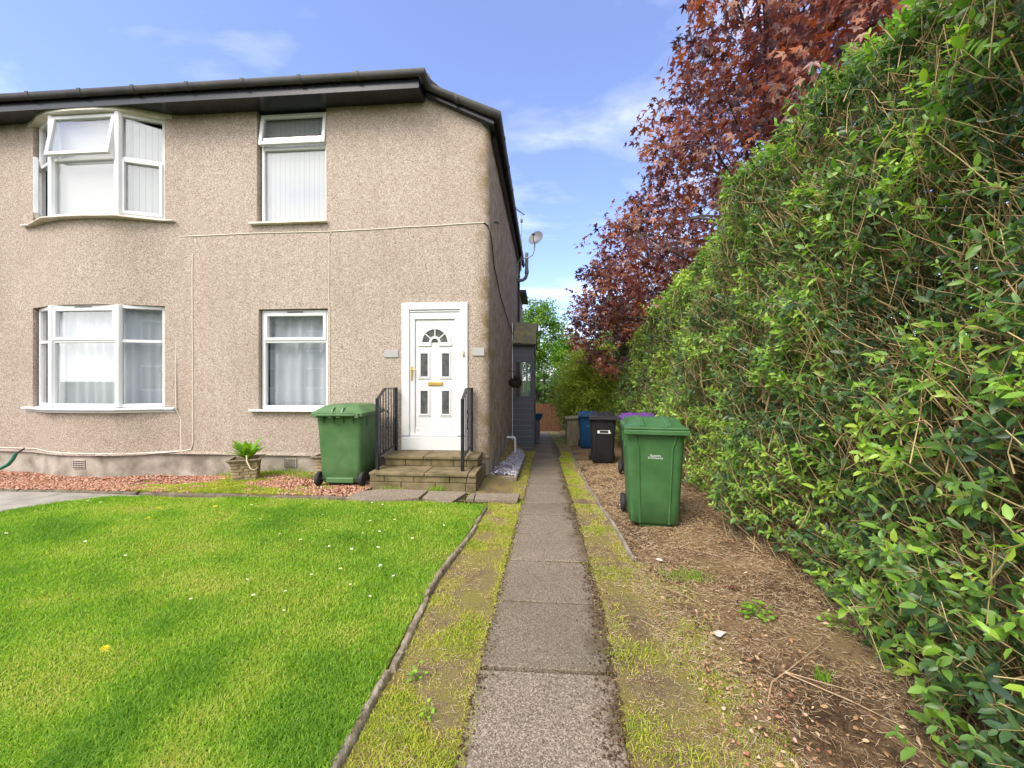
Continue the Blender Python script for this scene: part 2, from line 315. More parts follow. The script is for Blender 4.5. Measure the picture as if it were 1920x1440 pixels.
M = dict(
    pebble=pebble_mat(), aggregate=aggregate_mat('aggregate_paving'), slab=aggregate_mat('worn_slab', False), glass=glass_mat(),
    plinth=mat('plinth_render', (0.165, 0.140, 0.105), (0.42, 0.375, 0.315), 0.9, 3.2, 0.34, 0.64, 14, 0.35),
    upvc=mat('white_upvc', (0.64, 0.65, 0.66), (0.72, 0.72, 0.72), 0.32, 3),
    cream=mat('aged_cream_upvc', (0.54, 0.48, 0.36), (0.70, 0.67, 0.60), 0.42, 5, 0.36, 0.6),
    seal_and_void=mat('rubber_and_dark_void', (0.03, 0.03, 0.03), None, 0.7),
    net=mat('net_curtain', (0.60, 0.63, 0.68), (0.72, 0.75, 0.78), 0.9, 2), blind=mat('blind_fabric', (0.47, 0.475, 0.485), None, 0.8),
    fascia=mat('black_gloss_paint', (0.012, 0.013, 0.018), (0.022, 0.022, 0.028), 0.22, 6, bsc=5, bst=0.08),
    gutter=mat('weathered_gutter', (0.020, 0.020, 0.020), (0.052, 0.050, 0.044), 0.55, 4, 0.35, 0.7),
    tile=mat('roof_tile', (0.09, 0.07, 0.055), (0.19, 0.155, 0.12), 0.9, 7, bsc=30), mortar=mat('ridge_mortar', (0.40, 0.32, 0.22), (0.52, 0.45, 0.34), 0.95, 20, bsc=40),
    brass=mat('brass', (0.62, 0.40, 0.10), (0.72, 0.50, 0.16), 0.35, 8, metal=0.55), doorglass=mat('door_glass', (0.05, 0.055, 0.055), (0.12, 0.125, 0.12), 0.12, 9),
    iron=mat('black_railing_paint', (0.010, 0.012, 0.018), (0.02, 0.022, 0.03), 0.38, 9),
    step=mat('step_stone', (0.075, 0.065, 0.022), (0.23, 0.175, 0.095), 0.93, 5.5, 0.30, 0.66, 26, 0.5, 0.008),
    kerb=mat('edging_stone', (0.13, 0.105, 0.055), (0.36, 0.30, 0.22), 0.95, 18, 0.32, 0.66, 70, 1.0, 0.012),
    pale_kerb=mat('path_edging', (0.14, 0.11, 0.075), (0.30, 0.26, 0.20), 0.95, 8, 0.3, 0.7, 40, 0.5),
    bin_green=mat('green_bin_plastic', (0.040, 0.120, 0.036), (0.062, 0.165, 0.055), 0.45, 4.5, bsc=90, bst=0.05), bin_green2=mat('faded_green_bin_plastic', (0.050, 0.125, 0.040), (0.088, 0.180, 0.068), 0.5, 4.5, bsc=90, bst=0.05),
    bin_black=mat('black_bin_plastic', (0.016, 0.016, 0.021), (0.024, 0.023, 0.028), 0.45, 3, bsc=90, bst=0.05), bin_blue=mat('blue_bin_plastic', (0.008, 0.065, 0.175), (0.012, 0.085, 0.215), 0.42, 3),
    bin_purple=mat('purple_bin_plastic', (0.115, 0.040, 0.21), (0.15, 0.055, 0.26), 0.42, 3), tyre=mat('tyre_rubber', (0.016, 0.016, 0.017), (0.035, 0.034, 0.033), 0.75, 9),
    white=mat('white_print', (0.80, 0.82, 0.80), None, 0.6), print_blue=mat('pale_blue_print', (0.10, 0.28, 0.48), None, 0.6),
    cable=mat('white_cable', (0.74, 0.68, 0.58), None, 0.6), cable_dark=mat('dark_cable', (0.04, 0.035, 0.03), None, 0.6), pipe=mat('white_waste_pipe', (0.80, 0.80, 0.78), None, 0.4),
    slatebed=mat('slate_bed', (0.10, 0.09, 0.11), (0.20, 0.19, 0.22), 0.9, 30), porch=mat('blue_grey_paint', (0.088, 0.095, 0.130), (0.102, 0.110, 0.148), 0.45, 3),
    felt=mat('mossy_roof_felt', (0.15, 0.15, 0.095), (0.30, 0.25, 0.12), 0.95, 4.5, 0.36, 0.66, 60, 0.4), line=mat('pale_groove', (0.24, 0.255, 0.29), None, 0.6),
    dish=mat('satellite_dish_grey', (0.12, 0.125, 0.135), (0.17, 0.175, 0.18), 0.5, 6), metal=mat('galvanised_metal', (0.28, 0.29, 0.29), (0.38, 0.38, 0.37), 0.5, 12, metal=0.4), pipe_dark=mat('black_downpipe', (0.022, 0.021, 0.024), (0.035, 0.033, 0.033), 0.45, 6), pipe_grey=mat('grey_soil_pipe', (0.11, 0.125, 0.125), (0.15, 0.165, 0.16), 0.5, 8),
    wood=mat('stained_fence_wood', (0.085, 0.036, 0.016), (0.19, 0.085, 0.040), 0.85, 3, 0.3, 0.7, stretch=(6, 6, 0.6)), greywood=mat('weathered_boards', (0.13, 0.115, 0.065), (0.36, 0.31, 0.20), 0.9, 4, 0.3, 0.7, stretch=(5, 5, 0.7)),
    plate=mat('grey_number_plate', (0.37, 0.36, 0.35), None, 0.6), basket=mat('dark_wicker', (0.022, 0.014, 0.014), (0.05, 0.035, 0.03), 0.9, 40, bsc=60, bst=0.8),
    hose=mat('green_hose', (0.010, 0.15, 0.085), None, 0.4), concrete=mat('concrete_path', (0.20, 0.185, 0.15), (0.36, 0.33, 0.275), 0.92, 4, 0.3, 0.7, 60, 0.3),
    bark=mat('tree_bark', (0.055, 0.04, 0.03), (0.13, 0.10, 0.075), 0.95, 12, bsc=30, bst=0.8, stretch=(3, 3, 0.6)),
    soil=moss_mat('litter_soil', [(0.095, 0.056, 0.031), (0.23, 0.145, 0.078), (0.38, 0.26, 0.14), (0.31, 0.255, 0.09)], 1.9, 34),
    verge=moss_mat('mossy_verge', [(0.24, 0.17, 0.10), (0.39, 0.295, 0.16), (0.42, 0.36, 0.11), (0.43, 0.41, 0.06)], 3.0, 52),
    lawnbase=moss_mat('lawn_soil', [(0.20, 0.20, 0.04), (0.20, 0.30, 0.03), (0.18, 0.34, 0.025), (0.28, 0.40, 0.04)], 2.2, 30),
    gravelbed=moss_mat('gravel_bed', [(0.16, 0.075, 0.055), (0.26, 0.125, 0.09), (0.36, 0.18, 0.135), (0.42, 0.22, 0.17)], 3, 40),
    land=moss_mat('garden_land', [(0.06, 0.05, 0.02), (0.08, 0.08, 0.02), (0.07, 0.11, 0.02), (0.09, 0.15, 0.03)], 0.8, 9),
    grass=mat_rnd('grass_blades', [(0.0, (0.135, 0.29, 0.028)), (0.35, (0.235, 0.41, 0.034)), (0.65, (0.365, 0.50, 0.055)), (1.0, (0.52, 0.49, 0.14))], 0.55, 0.42, 0.3),
    vgrass=mat_rnd('verge_grass', [(0.0, (0.25, 0.35, 0.028)), (0.40, (0.45, 0.455, 0.055)), (0.70, (0.54, 0.45, 0.16)), (1.0, (0.60, 0.47, 0.27))], 0.7, 0.25, 0.2),
    litter=mat_rnd('dry_litter', [(0.0, (0.055, 0.038, 0.022)), (0.18, (0.16, 0.095, 0.05)), (0.35, (0.38, 0.22, 0.10)), (0.6, (0.60, 0.44, 0.25)), (1.0, (0.76, 0.64, 0.46))], 0.85, 0.1, 0.2, (1.2, 1, 0.7)),
    stone=mat_rnd('red_chippings', [(0.0, (0.22, 0.095, 0.055)), (0.4, (0.39, 0.185, 0.115)), (0.75, (0.50, 0.275, 0.185)), (1.0, (0.60, 0.43, 0.32))], 0.85, 0, 0.2),
    chip=mat_rnd('slate_chips', [(0.0, (0.20, 0.185, 0.22)), (0.5, (0.50, 0.48, 0.55)), (1.0, (0.74, 0.72, 0.78))], 0.7, 0, 0.4),
    hleaf=mat_rnd('privet_leaf', [(0.0, (0.048, 0.100, 0.042)), (0.30, (0.090, 0.185, 0.050)), (0.55, (0.165, 0.315, 0.050)), (0.80, (0.27, 0.48, 0.055)), (1.0, (0.40, 0.56, 0.08))], 0.42, 0.36, 0.6),
    twig=mat_rnd('privet_twigs', [(0.0, (0.20, 0.13, 0.06)), (0.5, (0.40, 0.285, 0.135)), (1.0, (0.62, 0.475, 0.24))], 0.8, 0, 0.2),
    mleaf=mat_rnd('maple_leaf', [(0.0, (0.050, 0.030, 0.042)), (0.28, (0.115, 0.052, 0.056)), (0.52, (0.21, 0.068, 0.048)), (0.76, (0.33, 0.125, 0.046)), (1.0, (0.46, 0.29, 0.23))], 0.40, 0.30, 0.6, (2.0, 1.2, 0.85)),  # palest stop puts the greyish pink leaf sheen into the colour
    gleaf=mat_rnd('bright_tree_leaf', [(0.0, (0.04, 0.10, 0.012)), (0.5, (0.11, 0.24, 0.02)), (1.0, (0.24, 0.38, 0.035))], 0.5, 0.3, 0.3), dleaf=mat_rnd('dark_shrub_leaf', [(0.0, (0.04, 0.08, 0.022)), (0.6, (0.10, 0.20, 0.036)), (1.0, (0.19, 0.33, 0.05))], 0.5, 0.2, 0.3),
    oleaf=mat_rnd('olive_shrub_leaf', [(0.0, (0.11, 0.15, 0.03)), (0.5, (0.26, 0.36, 0.05)), (1.0, (0.46, 0.52, 0.08))], 0.5, 0.25, 0.3),
    petal=mat('daisy_petal', (0.82, 0.82, 0.80), None, 0.7), yellow=mat('dandelion_yellow', (0.86, 0.70, 0.02), None, 0.7),
    weed=mat_rnd('weed_leaf', [(0.0, (0.12, 0.28, 0.02)), (1.0, (0.28, 0.48, 0.04))], 0.5, 0.25, 0.4), roughcast=mat('pale_roughcast', (0.34, 0.30, 0.26), (0.42, 0.38, 0.33), 0.9, 3), slate_roof=mat('far_roof_tiles', (0.055, 0.05, 0.048), (0.085, 0.075, 0.07), 0.9, 3), darkglass=mat('dark_window', (0.03, 0.035, 0.04), None, 0.1),
)

# ------------------------------------------------------------------ ground and paving
def strip(name, y0, y1, lx, rx, off, m, ny, nx, rough=0.0, kind='structure', parent=None):
    ys = np.linspace(y0, y1, ny); V = []
    for y in ys:
        a, b = lx(y), rx(y)
        for t in np.linspace(0, 1, nx):
            x = a + (b - a) * t
            V.append((x, y, float(gz(y, x)) + off(x, y) + (float(vnoise(x * 6, y * 6, 3, 2)) - 0.5) * rough))
    q = [[j * nx + i, j * nx + i + 1, (j + 1) * nx + i + 1, (j + 1) * nx + i] for j in range(ny - 1) for i in range(nx - 1)]
    o = np_mesh(name, np.array(V), np.array(q), None, None, m, parent, True); o['kind'] = kind; return o
def interp(pts): 
    ys = [p[1] for p in pts]; xs = [p[0] for p in pts]
    return lambda y: float(np.interp(y, ys, xs))
gx = np.concatenate([[-400, -120, -40, -20], np.linspace(-13, 5, 73), [9, 20, 40, 120, 400]])
gy = np.concatenate([[-300, -80, -30, -12, -5], np.linspace(-2, 21, 93), [26, 40, 90, 300, 800]])
GX, GY = np.meshgrid(gx, gy); GZ = gz(GY, GX) - 0.14
q = np.array([[j * len(gx) + i, j * len(gx) + i + 1, (j + 1) * len(gx) + i + 1, (j + 1) * len(gx) + i] for j in range(len(gy) - 1) for i in range(len(gx) - 1)])
g = np_mesh('ground', np.stack([GX, GY, GZ], -1).reshape(-1, 3), q, None, None, M['land'], None, True); tag(g, 'earthy garden ground that falls away behind the house', 'ground', None, 'structure')

pathL = interp([(-0.36, -3), (-0.332, 1.53), (-0.326, 2.02), (-0.306, 2.7), (-0.282, 3.64), (-0.25, 5.22), (-0.228, 9.36), (-0.20, 11), (-0.1, 20)])
pathR = interp([(0.30, -3), (0.335, 1.58), (0.362, 2.08), (0.385, 2.75), (0.365, 3.5), (0.372, 4.6), (0.360, 9.4), (0.46, 10.2), (0.46, 11), (0.25, 20)])
kerbX = interp([(-0.72, -3), (-0.78, 1.3), (-0.785, 1.926), (-0.793, 2.35), (-0.774, 2.965), (-0.719, 3.608), (-0.647, 4.69)])
edgeR = interp([(0.78, -3), (0.76, 3.3), (0.70, 4.4), (0.676, 6.27), (0.70, 9), (0.78, 12), (0.7, 20)])
strip('mossy_verge', -2.6, 5.25, lambda y: kerbX(min(y, 4.69)) - 0.02, lambda y: pathL(y) + 0.02, lambda x, y: 0.004, M['verge'], 120, 14, 0.016)
strip('side_verge', 5.2, 19.5, lambda y: -0.9 if y < 12 else -0.9, lambda y: pathL(y) + 0.02, lambda x, y: 0.002, M['verge'], 90, 10, 0.016)
strip('right_verge', -2.6, 19.5, lambda y: pathR(y) - 0.02, lambda y: edgeR(y) + (0.25 if y < 3.3 else 0), lambda x, y: 0.004, M['verge'], 160, 12, 0.018)
strip('hedge_bed', -2.6, 19.5, lambda y: edgeR(y) + (0.02 if y < 3.3 else 0), lambda y: 4.2, lambda x, y: 0.0 + 0.05 * min(1, max(0, (x - 0.8) / 1.2)), M['soil'], 150, 36, 0.03)
LAWN_Y1 = 4.70
def lawnL(y): return float(np.interp(y, [-3, 3.7, 4.0, 4.33, 4.59, 4.7], [-9.5, -6.9, -6.0, -5.8, -5.5, -5.0]))
def lawn_z(x, y): return 0.035 + 0.03 * (vnoise(np.asarray(x) * 0.9, np.asarray(y) * 0.9, 5, 2) - 0.5)
strip('lawn', -2.6, LAWN_Y1, lawnL, lambda y: kerbX(y) - 0.012, lambda x, y: float(lawn_z(x, y)) - 0.012, M['lawnbase'], 70, 60, 0.01)
# path: square exposed-aggregate slabs with open joints
joints = [-2.65, -2.05, -1.44, -0.83, -0.21, 0.40, 1.0, 1.43, 2.048, 2.675, 3.284, 3.87, 4.434, 5.006, 5.58, 6.18, 6.8, 7.4, 8.0, 8.6, 9.2, 9.85, 10.45, 11.1, 11.8, 12.5, 13.2, 14, 15, 16, 17, 18, 19.4]
b = MB()
for y0, y1 in zip(joints[:-1], joints[1:]):
    j = 0.013; k = random.uniform(-0.003, 0.003); k2 = random.uniform(-0.003, 0.003)
    n = 4; top = []
    left = [(pathL(y) + random.uniform(-0.006, 0.006), y) for y in np.linspace(y0 + j, y1 - j, n)]; right = [(pathR(y) + random.uniform(-0.008, 0.008), y) for y in np.linspace(y0 + j, y1 - j, n)]
    sk = random.uniform(-0.01, 0.01); right = [(x, y + sk) for x, y in right]
    poly = left[::-1] + right
    poly = right[::1] + left[::-1]
    vs = [(x, y, float(gz(y, 0.5)) - 0.03) for x, y in poly] + [(x, y, float(gz(y, 0.5)) + 0.016 + k * (1 if x > 0 else -1) + k2) for x, y in poly]
    m = len(poly); b.add(vs, [list(range(m))[::-1], list(range(m, 2 * m))] + [[i, (i + 1) % m, m + (i + 1) % m, m + i] for i in range(m)])
p = b.build('garden_path', M['aggregate'], bevel=0.004); p.data.materials[0] = M['aggregate']
# keep object coordinates = world coordinates for the stain masks
for v in p.data.vertices: v.co += p.location
p.location = (0, 0, 0); at = p.data.attributes.new('rnd', 'FLOAT', 'POINT'); nv = len(p.data.vertices); at.data.foreach_set('value', np.repeat(rng.uniform(0.04, 0.42, nv // 16 + 1), 16)[:nv].astype(np.float32))
tag(p, 'straight footpath of square exposed aggregate slabs', 'path', None, 'structure')
b = MB().prism([(-9.5, 3.6), (-6.95, 3.7), (-6.05, 4.02), (-5.75, 4.36), (-5.45, 4.62), (-5.1, 4.72), (-9.5, 4.85)], -0.03, 0.03)
tag(b.build('concrete_path', M['concrete'], bevel=0.006), 'pale concrete path curving past the far end of the lawn', 'path', None, 'structure')
# loose slabs before the front steps
SLAB_G = 'worn slabs laid before the front steps'
def slab(poly, z, label, rot=0.0):
    b = MB().prism([(x, y) for x, y in poly], -0.03, z)
    tag(b.build('paving_slab', M['slab'], bevel=0.008, seg=2), label, 'paving slab', SLAB_G)
slab([(-2.42, 4.74), (-2.2, 4.68), (-1.95, 4.66), (-1.72, 4.72), (-1.52, 4.82), (-1.50, 5.14), (-1.9, 5.16), (-2.22, 5.12), (-2.38, 4.98)], 0.055, 'large worn slab with a broken front edge before the lowest step')
slab([(-1.49, 4.85), (-1.34, 4.82), (-1.24, 4.72), (-1.14, 4.68), (-1.08, 4.72), (-0.98, 5.14), (-1.48, 5.15)], 0.045, 'pale pointed slab fragment between two larger slabs at the steps')
slab([(-0.96, 4.95), (-0.86, 4.93), (-0.88, 5.17), (-0.93, 5.17)], 0.02, 'narrow slab sliver beside the pale pointed slab')
slab([(-0.85, 4.93), (-0.31, 4.92), (-0.30, 5.20), (-0.87, 5.20)], 0.018, 'rectangular slab joining the steps to the garden path')
# edging stones
M['shadedkerb'] = mat('shaded_edging_stone', (0.07, 0.055, 0.03), (0.20, 0.165, 0.11), 0.95, 9, 0.3, 0.7, 60, 1.0, 0.012)  # gravel edging row: its shadowed look is put into a darker colour
def edging(name, pts, wdt, h, m, label, cat, group, seg=7, z0=-0.04):
    if wdt > 0.04: pts = [(float(np.interp(t, range(len(pts)), [p[0] for p in pts])), float(np.interp(t, range(len(pts)), [p[1] for p in pts]))) for t in np.linspace(0, len(pts) - 1, 30)]
    n = len(pts); rings = []; rr = random.Random(len(label) + int(pts[0][1] * 97))
    for i, (x, y) in enumerate(pts):
        d = Vector((pts[min(i + 1, n - 1)][0] - pts[max(i - 1, 0)][0], pts[min(i + 1, n - 1)][1] - pts[max(i - 1, 0)][1])).normalized(); nx, ny = d.y, -d.x
        zz = float(gz(y, x)); ww = wdt * rr.uniform(0.85, 1.1); hh = h * rr.uniform(0.85, 1.1)
        prof = [(-0.5, z0), (-0.5, 0.55 * hh), (-0.36, 0.88 * hh), (-0.1, hh), (0.2, 0.97 * hh), (0.42, 0.75 * hh), (0.5, 0.45 * hh), (0.5, z0)]
        j = 0.004 if wdt > 0.04 else 0.002; rings.append([(x + nx * a * ww + rr.uniform(-j, j), y + ny * a * ww + rr.uniform(-j, j), zz + c + rr.uniform(-j, j) * 0.7) for a, c in prof])
    b = MB().loft(rings); return tag(b.build(name, m, smooth=50), label, cat, group)
KB = [4.68, 4.02, 3.44, 2.66, 1.98, 1.32, 0.55, -0.3]
names = ['lawn edging stone at the far end nearest the steps, grey and tapered', 'lawn edging stone second from the steps, sunk into the moss', 'lawn edging stone in the middle of the row, with a mossy joint',
         'long straight lawn edging stone just before the row bends', 'lawn edging stone with grass hanging over its near end', 'nearest visible lawn edging stone at the bottom of the picture', 'lawn edging stone below the picture edge']
for k, (a, c) in enumerate(zip(KB[:-1], KB[1:])):
    ys = np.linspace(a - 0.012, c + 0.012, 7); edging('edging_stone', [(kerbX(y) + 0.004 * math.sin(y * 5 + k) + (0.010 if k % 2 else -0.010) + 0.02 * (y - ys.mean()) * (1 if k % 3 else -1), y) for y in ys], 0.043, 0.032 + 0.006 * (k % 3), M['kerb'], names[k], 'edging stone', 'edging stones along the lawn')
for k, (a, c, lab) in enumerate([(-9.4, -6.9, 'gravel edging stone at the left, beside the concrete path'), (-6.87, -5.2, 'dark gravel edging stone where the lawn begins, left of the planter'), (-5.17, -3.7, 'gravel edging stone in front of the stone planter'), (-3.67, -2.42, 'gravel edging stone in front of the left green bin')]):
    edging('edging_stone', [(x, 4.775 + 0.012 * math.sin(x * 3 + k)) for x in np.linspace(a, c, 9)], 0.065, 0.055, M['shadedkerb'], lab, 'edging stone', 'edging stones along the gravel')
for k, (a, c, lab) in enumerate([(3.35, 4.55, 'thin path edging beside the right green bin, nearest length'), (4.57, 6.5, 'thin path edging running past the purple-lidded bin'), (6.52, 9.2, 'thin path edging running past the black bin'), (9.22, 12.0, 'thin path edging beside the blue bin and board box')]):
    edging('path_edging', [(edgeR(y) + 0.01 * math.sin(y * 5), y) for y in np.linspace(a, c, 8)], 0.035, 0.045, M['pale_kerb'], lab, 'edging', 'edging along the right verge')
# gravel bed with chippings
def gravel_z(x, y): return 0.03 - 0.15 * np.clip((y - 4.85) / 0.9, 0, 1) * np.clip((-4.0 - x) / 1.5, 0.35, 1) + 0.02 * (vnoise(np.asarray(x) * 1.5, np.asarray(y) * 1.5, 9) - 0.5)
strip('gravel_bed', 4.80, 6.34, lambda y: -17.5, lambda y: -2.36, lambda x, y: gravel_z(x, y), M['gravelbed'], 24, 90, 0.02)
oct_v = [(1, 0, 0), (-1, 0, 0), (0, 1, 0), (0, -1, 0), (0, 0, 1), (0, 0, -1)]; oct_t = [(0, 2, 4), (2, 1, 4), (1, 3, 4), (3, 0, 4), (2, 0, 5), (1, 2, 5), (3, 1, 5), (0, 3, 5)]
def stones(pos, size, flat=0.6):
    n = len(pos); d = rng.normal(size=(n, 3)); k = rng.normal(size=(n, 3)); k[:, 2] += 2
    V, q, t, a = instances(np.array(oct_v) * np.array([1, 0.75, flat]), None, oct_t, pos, d * [1, 1, 0.3], k, size, rng.uniform(0, 1, n))
    V = V + rng.normal(size=V.shape) * np.repeat(size, 6)[:, None] * 0.16
    return V, q, t, a
n = 18500; x = rng.uniform(-11.5, -2.36, n); y = rng.uniform(4.83, 6.28, n)
def bed(x, y): return 0.6 * vnoise(x * 1.1, y * 2.2, 21, 2) + 0.4 * vnoise(x * 7, y * 11, 23, 2)
keep = bed(x, y) < np.interp(x, [-9.6, -6.0, -5.2, -2.3], [1.2, 0.62, 0.52, 0.56]); x, y = x[keep], y[keep]
sv = stones(np.stack([x, y, gravel_z(x, y) + 0.010], 1), rng.uniform(0.011, 0.026, len(x)))
o = np_mesh('gravel', sv[0], sv[1], sv[2], sv[3], M['stone']); tag(o, 'red stone chippings spread along the foot of the house', 'gravel', None, 'stuff')
# stones strewn on the hedge bed near the camera
n = 520; y = rng.uniform(0.9, 2.2, n) ** 1.0; x = rng.uniform(0.75, 1.75, n); keep = vnoise(x * 3, y * 3, 31) + (1.9 - y) * 0.35 > 0.62; x, y = x[keep], y[keep]
sv = stones(np.stack([x, y, gz(y, x) + 0.03 + 0.03 * np.clip((x - 0.8) / 1.0, 0, 1)], 1), rng.uniform(0.007, 0.016, len(x)))
o = np_mesh('strewn_gravel', sv[0], sv[1], sv[2], sv[3], M['stone']); tag(o, 'scattered red chippings on the bare soil under the hedge', 'gravel', None, 'stuff')

# ------------------------------------------------------------------ grass
def scatter(n, y0, y1, lx, rx, pw=2.0):
    """more pieces near the camera: density ~ 1 / y^pw"""
    u = rng.uniform(0, 1, n); e = 2 - pw
    y = y0 * (y1 / y0) ** u if abs(e) < 1e-6 else (y0 ** e + u * (y1 ** e - y0 ** e)) ** (1 / e)
    a = np.array([lx(v) for v in y]); b = np.array([rx(v) for v in y]); return a + (b - a) * rng.uniform(0, 1, n), y
x, y = scatter(390000, 0.70, LAWN_Y1, lambda v: max(lawnL(v), -1.75 * v - 1.3), lambda v: kerbX(v) - 0.016, 2.0)
pn = vnoise(x * 2.2, y * 2.2, 41, 3); dn = vnoise(x * 7, y * 7, 43, 2); ln = vnoise(x * 1.1 + y * 0.5, y * 2.6, 47, 2)
keep = rng.uniform(0, 1, len(x)) < 0.55 + dn * 0.6; x, y, pn, dn, ln = x[keep], y[keep], pn[keep], dn[keep], ln[keep]
tf = np.clip((vnoise(x * 1.0 + y * 0.35, y * 1.5 - x * 0.3, 61, 3) - 0.52) * 5, 0, 1); h = (0.013 + 0.020 * np.clip(pn * 1.4 - 0.25, 0, 1) * rng.uniform(0.5, 1.2, len(x)) + 0.007 * tf * rng.uniform(0.5, 1.1, len(x))) * (1 + 0.08 * y)
c = np.clip(1.0 - pn * 0.95 + rng.normal(0, 0.20, len(x)) + (0.5 - vnoise(x * 3.5, y * 4.5, 63, 3)) * 0.55 - 0.06 + (0.5 - ln) * 0.5 - 0.04 * tf + 0.04 * (1 - tf), 0, 1)
sv = blades(np.stack([x, y, gz(y, x) + lawn_z(x, y) - 0.012], 1), h, 0.0022 + 0.0011 * y, c, 1.1)
o = np_mesh('lawn_grass', sv[0], sv[1], sv[2], sv[3], M['grass']); tag(o, 'bright green mown grass of the front lawn', 'grass', None, 'stuff')
gs = []
for lx, rx, nn, y0, y1, seed, thr in [(lambda v: kerbX(min(v, 4.6)) + 0.02, lambda v: pathL(v) + 0.03, 95000, 0.8, 5.2, 51, 0.47), (lambda v: pathR(v) - 0.045, lambda v: edgeR(v) + (0.3 if v < 3.3 else 0.0), 90000, 0.8, 11, 53, 0.50),
                                    (lambda v: -0.42, lambda v: pathL(v), 4000, 5.4, 11, 55, 0.4), (lambda v: -6.3, lambda v: -2.4, 60000, 4.83, 6.25, 57, 0.0), (lambda v: -2.35, lambda v: -0.55, 5000, 4.62, 5.25, 59, 0.45)]:
    x, y = scatter(nn, y0, y1, lx, rx, 1.6 if nn != 60000 else 0.01)
    f = vnoise(x * 4.5, y * 4.5, seed, 3)
    if seed == 57: keep = bed(x, y) + rng.normal(0, 0.03, nn) > np.interp(x, [-6.3, -5.6, -5.0, -2.3], [0.75, 0.58, 0.48, 0.52])
    else: keep = f + rng.normal(0, 0.13, nn) > thr + 0.03
    x, y, f = x[keep], y[keep], f[keep]
    hh = rng.uniform(0.006, 0.022, len(x)) * (0.7 + f) + (0.012 if seed == 57 else 0)
    gs.append(blades(np.stack([x, y, gz(y, x) + (0.0 if seed != 57 else gravel_z(x, y) + 0.0)], 1), hh, 0.0022 + 0.0009 * y, np.clip(1.05 - f * 1.25 + rng.normal(0, 0.2, len(x)), 0, 1) * (0.62 if seed == 57 else 1), 1.5))
sv = merge(*gs); o = np_mesh('verge_grass', sv[0], sv[1], sv[2], sv[3], M['vgrass']); tag(o, 'short yellow green moss and grass beside the path', 'grass', None, 'stuff')
# straw, twiglets and dead leaves on the hedge bed
n = 52000; x, y = scatter(n, 0.85, 9, lambda v: edgeR(v) - 0.12, lambda v: 2.5, 1.7); f = vnoise(x * 3, y * 3, 61, 2); keep = f + rng.normal(0, 0.12, n) > 0.38; x, y = x[keep], y[keep]; n = len(x)
z = gz(y, x) + 0.05 * np.clip((x - 0.8) / 1.2, 0, 1) + 0.008; a = rng.uniform(0, np.pi * 2, n); ll = rng.uniform(0.008, 0.07, n) * rng.uniform(0.4, 1, n)
p0 = np.stack([x, y, z], 1); p1 = p0 + np.stack([np.cos(a) * ll, np.sin(a) * ll, rng.uniform(-0.003, 0.012, n)], 1)
g1 = sticks(p0, p1, 0.0005 + 0.00025 * y, 0.0003 + 0.0002 * y, np.clip(rng.normal(0.62, 0.25, n), 0, 1), rng.normal(0, 0.0022, (n, 3)) * [1, 1, 0.6])
leaf_v = [(0, 0, 0), (0.3, 0.22, 0.05), (0.3, 0, -0.02), (0.3, -0.22, 0.05), (0.68, 0.20, 0.03), (0.68, 0, -0.03), (0.68, -0.20, 0.03), (1, 0, -0.10)]
leaf_q = [(1, 2, 5, 4), (2, 3, 6, 5)]; leaf_t = [(0, 2, 1), (0, 3, 2), (4, 5, 7), (5, 6, 7)]
n = 5200; x, y = scatter(n, 0.9, 9, lambda v: edgeR(v) - 0.05, lambda v: 2.6, 1.4); z = gz(y, x) + 0.05 * np.clip((x - 0.8) / 1.2, 0, 1) + 0.012
d = rng.normal(size=(n, 3)); d[:, 2] *= 0.25; k = rng.normal(size=(n, 3)) * 0.5; k[:, 2] += 1
g2 = instances(leaf_v, leaf_q, leaf_t, np.stack([x, y, z], 1), d, k, rng.uniform(0.012, 0.034, n), np.clip(rng.normal(0.30, 0.18, n), 0, 1))
n = 9000; x = np.concatenate([rng.uniform(-0.8, -0.3, n // 3), rng.uniform(0.33, 1.05, n - n // 3)]); y = 0.8 + 4.2 * rng.uniform(0, 1, n) ** 1.5; keep = (x > np.interp(y, [0, 3, 4.7], [-0.74, -0.73, -0.60])) & (x < 1.05) & (vnoise(x * 5, y * 5, 67, 2) > 0.42); x, y = x[keep], y[keep]; n = len(x); a = rng.uniform(0, np.pi * 2, n); ll = rng.uniform(0.006, 0.045, n)
p0 = np.stack([x, y, gz(y, x) + 0.012], 1); p1 = p0 + np.stack([np.cos(a) * ll, np.sin(a) * ll, rng.uniform(-0.003, 0.010, n)], 1); g3 = sticks(p0, p1, 0.0004 + 0.00025 * y, 0.0003 + 0.0002 * y, np.clip(rng.normal(0.6, 0.3, n), 0, 1), rng.normal(0, 0.002, (n, 3)))
n = 3600; y = 0.8 + 8.2 * rng.uniform(0, 1, n) ** 1.5; sd_e = rng.uniform(0, 1, n) < 0.72; w_e = np.abs(rng.normal(0, 1, n)) * (0.02 + 0.075 * vnoise(y * 3.1, y * 0 + 7, 69, 2))
x = np.where(sd_e, np.array([pathR(v) for v in y]) + 0.01 - w_e, np.array([pathL(v) for v in y]) - 0.01 + w_e * 0.5); gc = stones(np.stack([x, y, gz(y, 0.5) + 0.018], 1), rng.uniform(0.003, 0.009, n)); gc = (gc[0], gc[1], gc[2], gc[3] * 0.16)
sv = merge(g1, g2, g3, gc); o = np_mesh('leaf_litter', sv[0], sv[1], sv[2], sv[3], M['litter']); tag(o, 'dry straw, twiglets and dead leaves on the soil under the hedge', 'leaf litter', None, 'stuff')

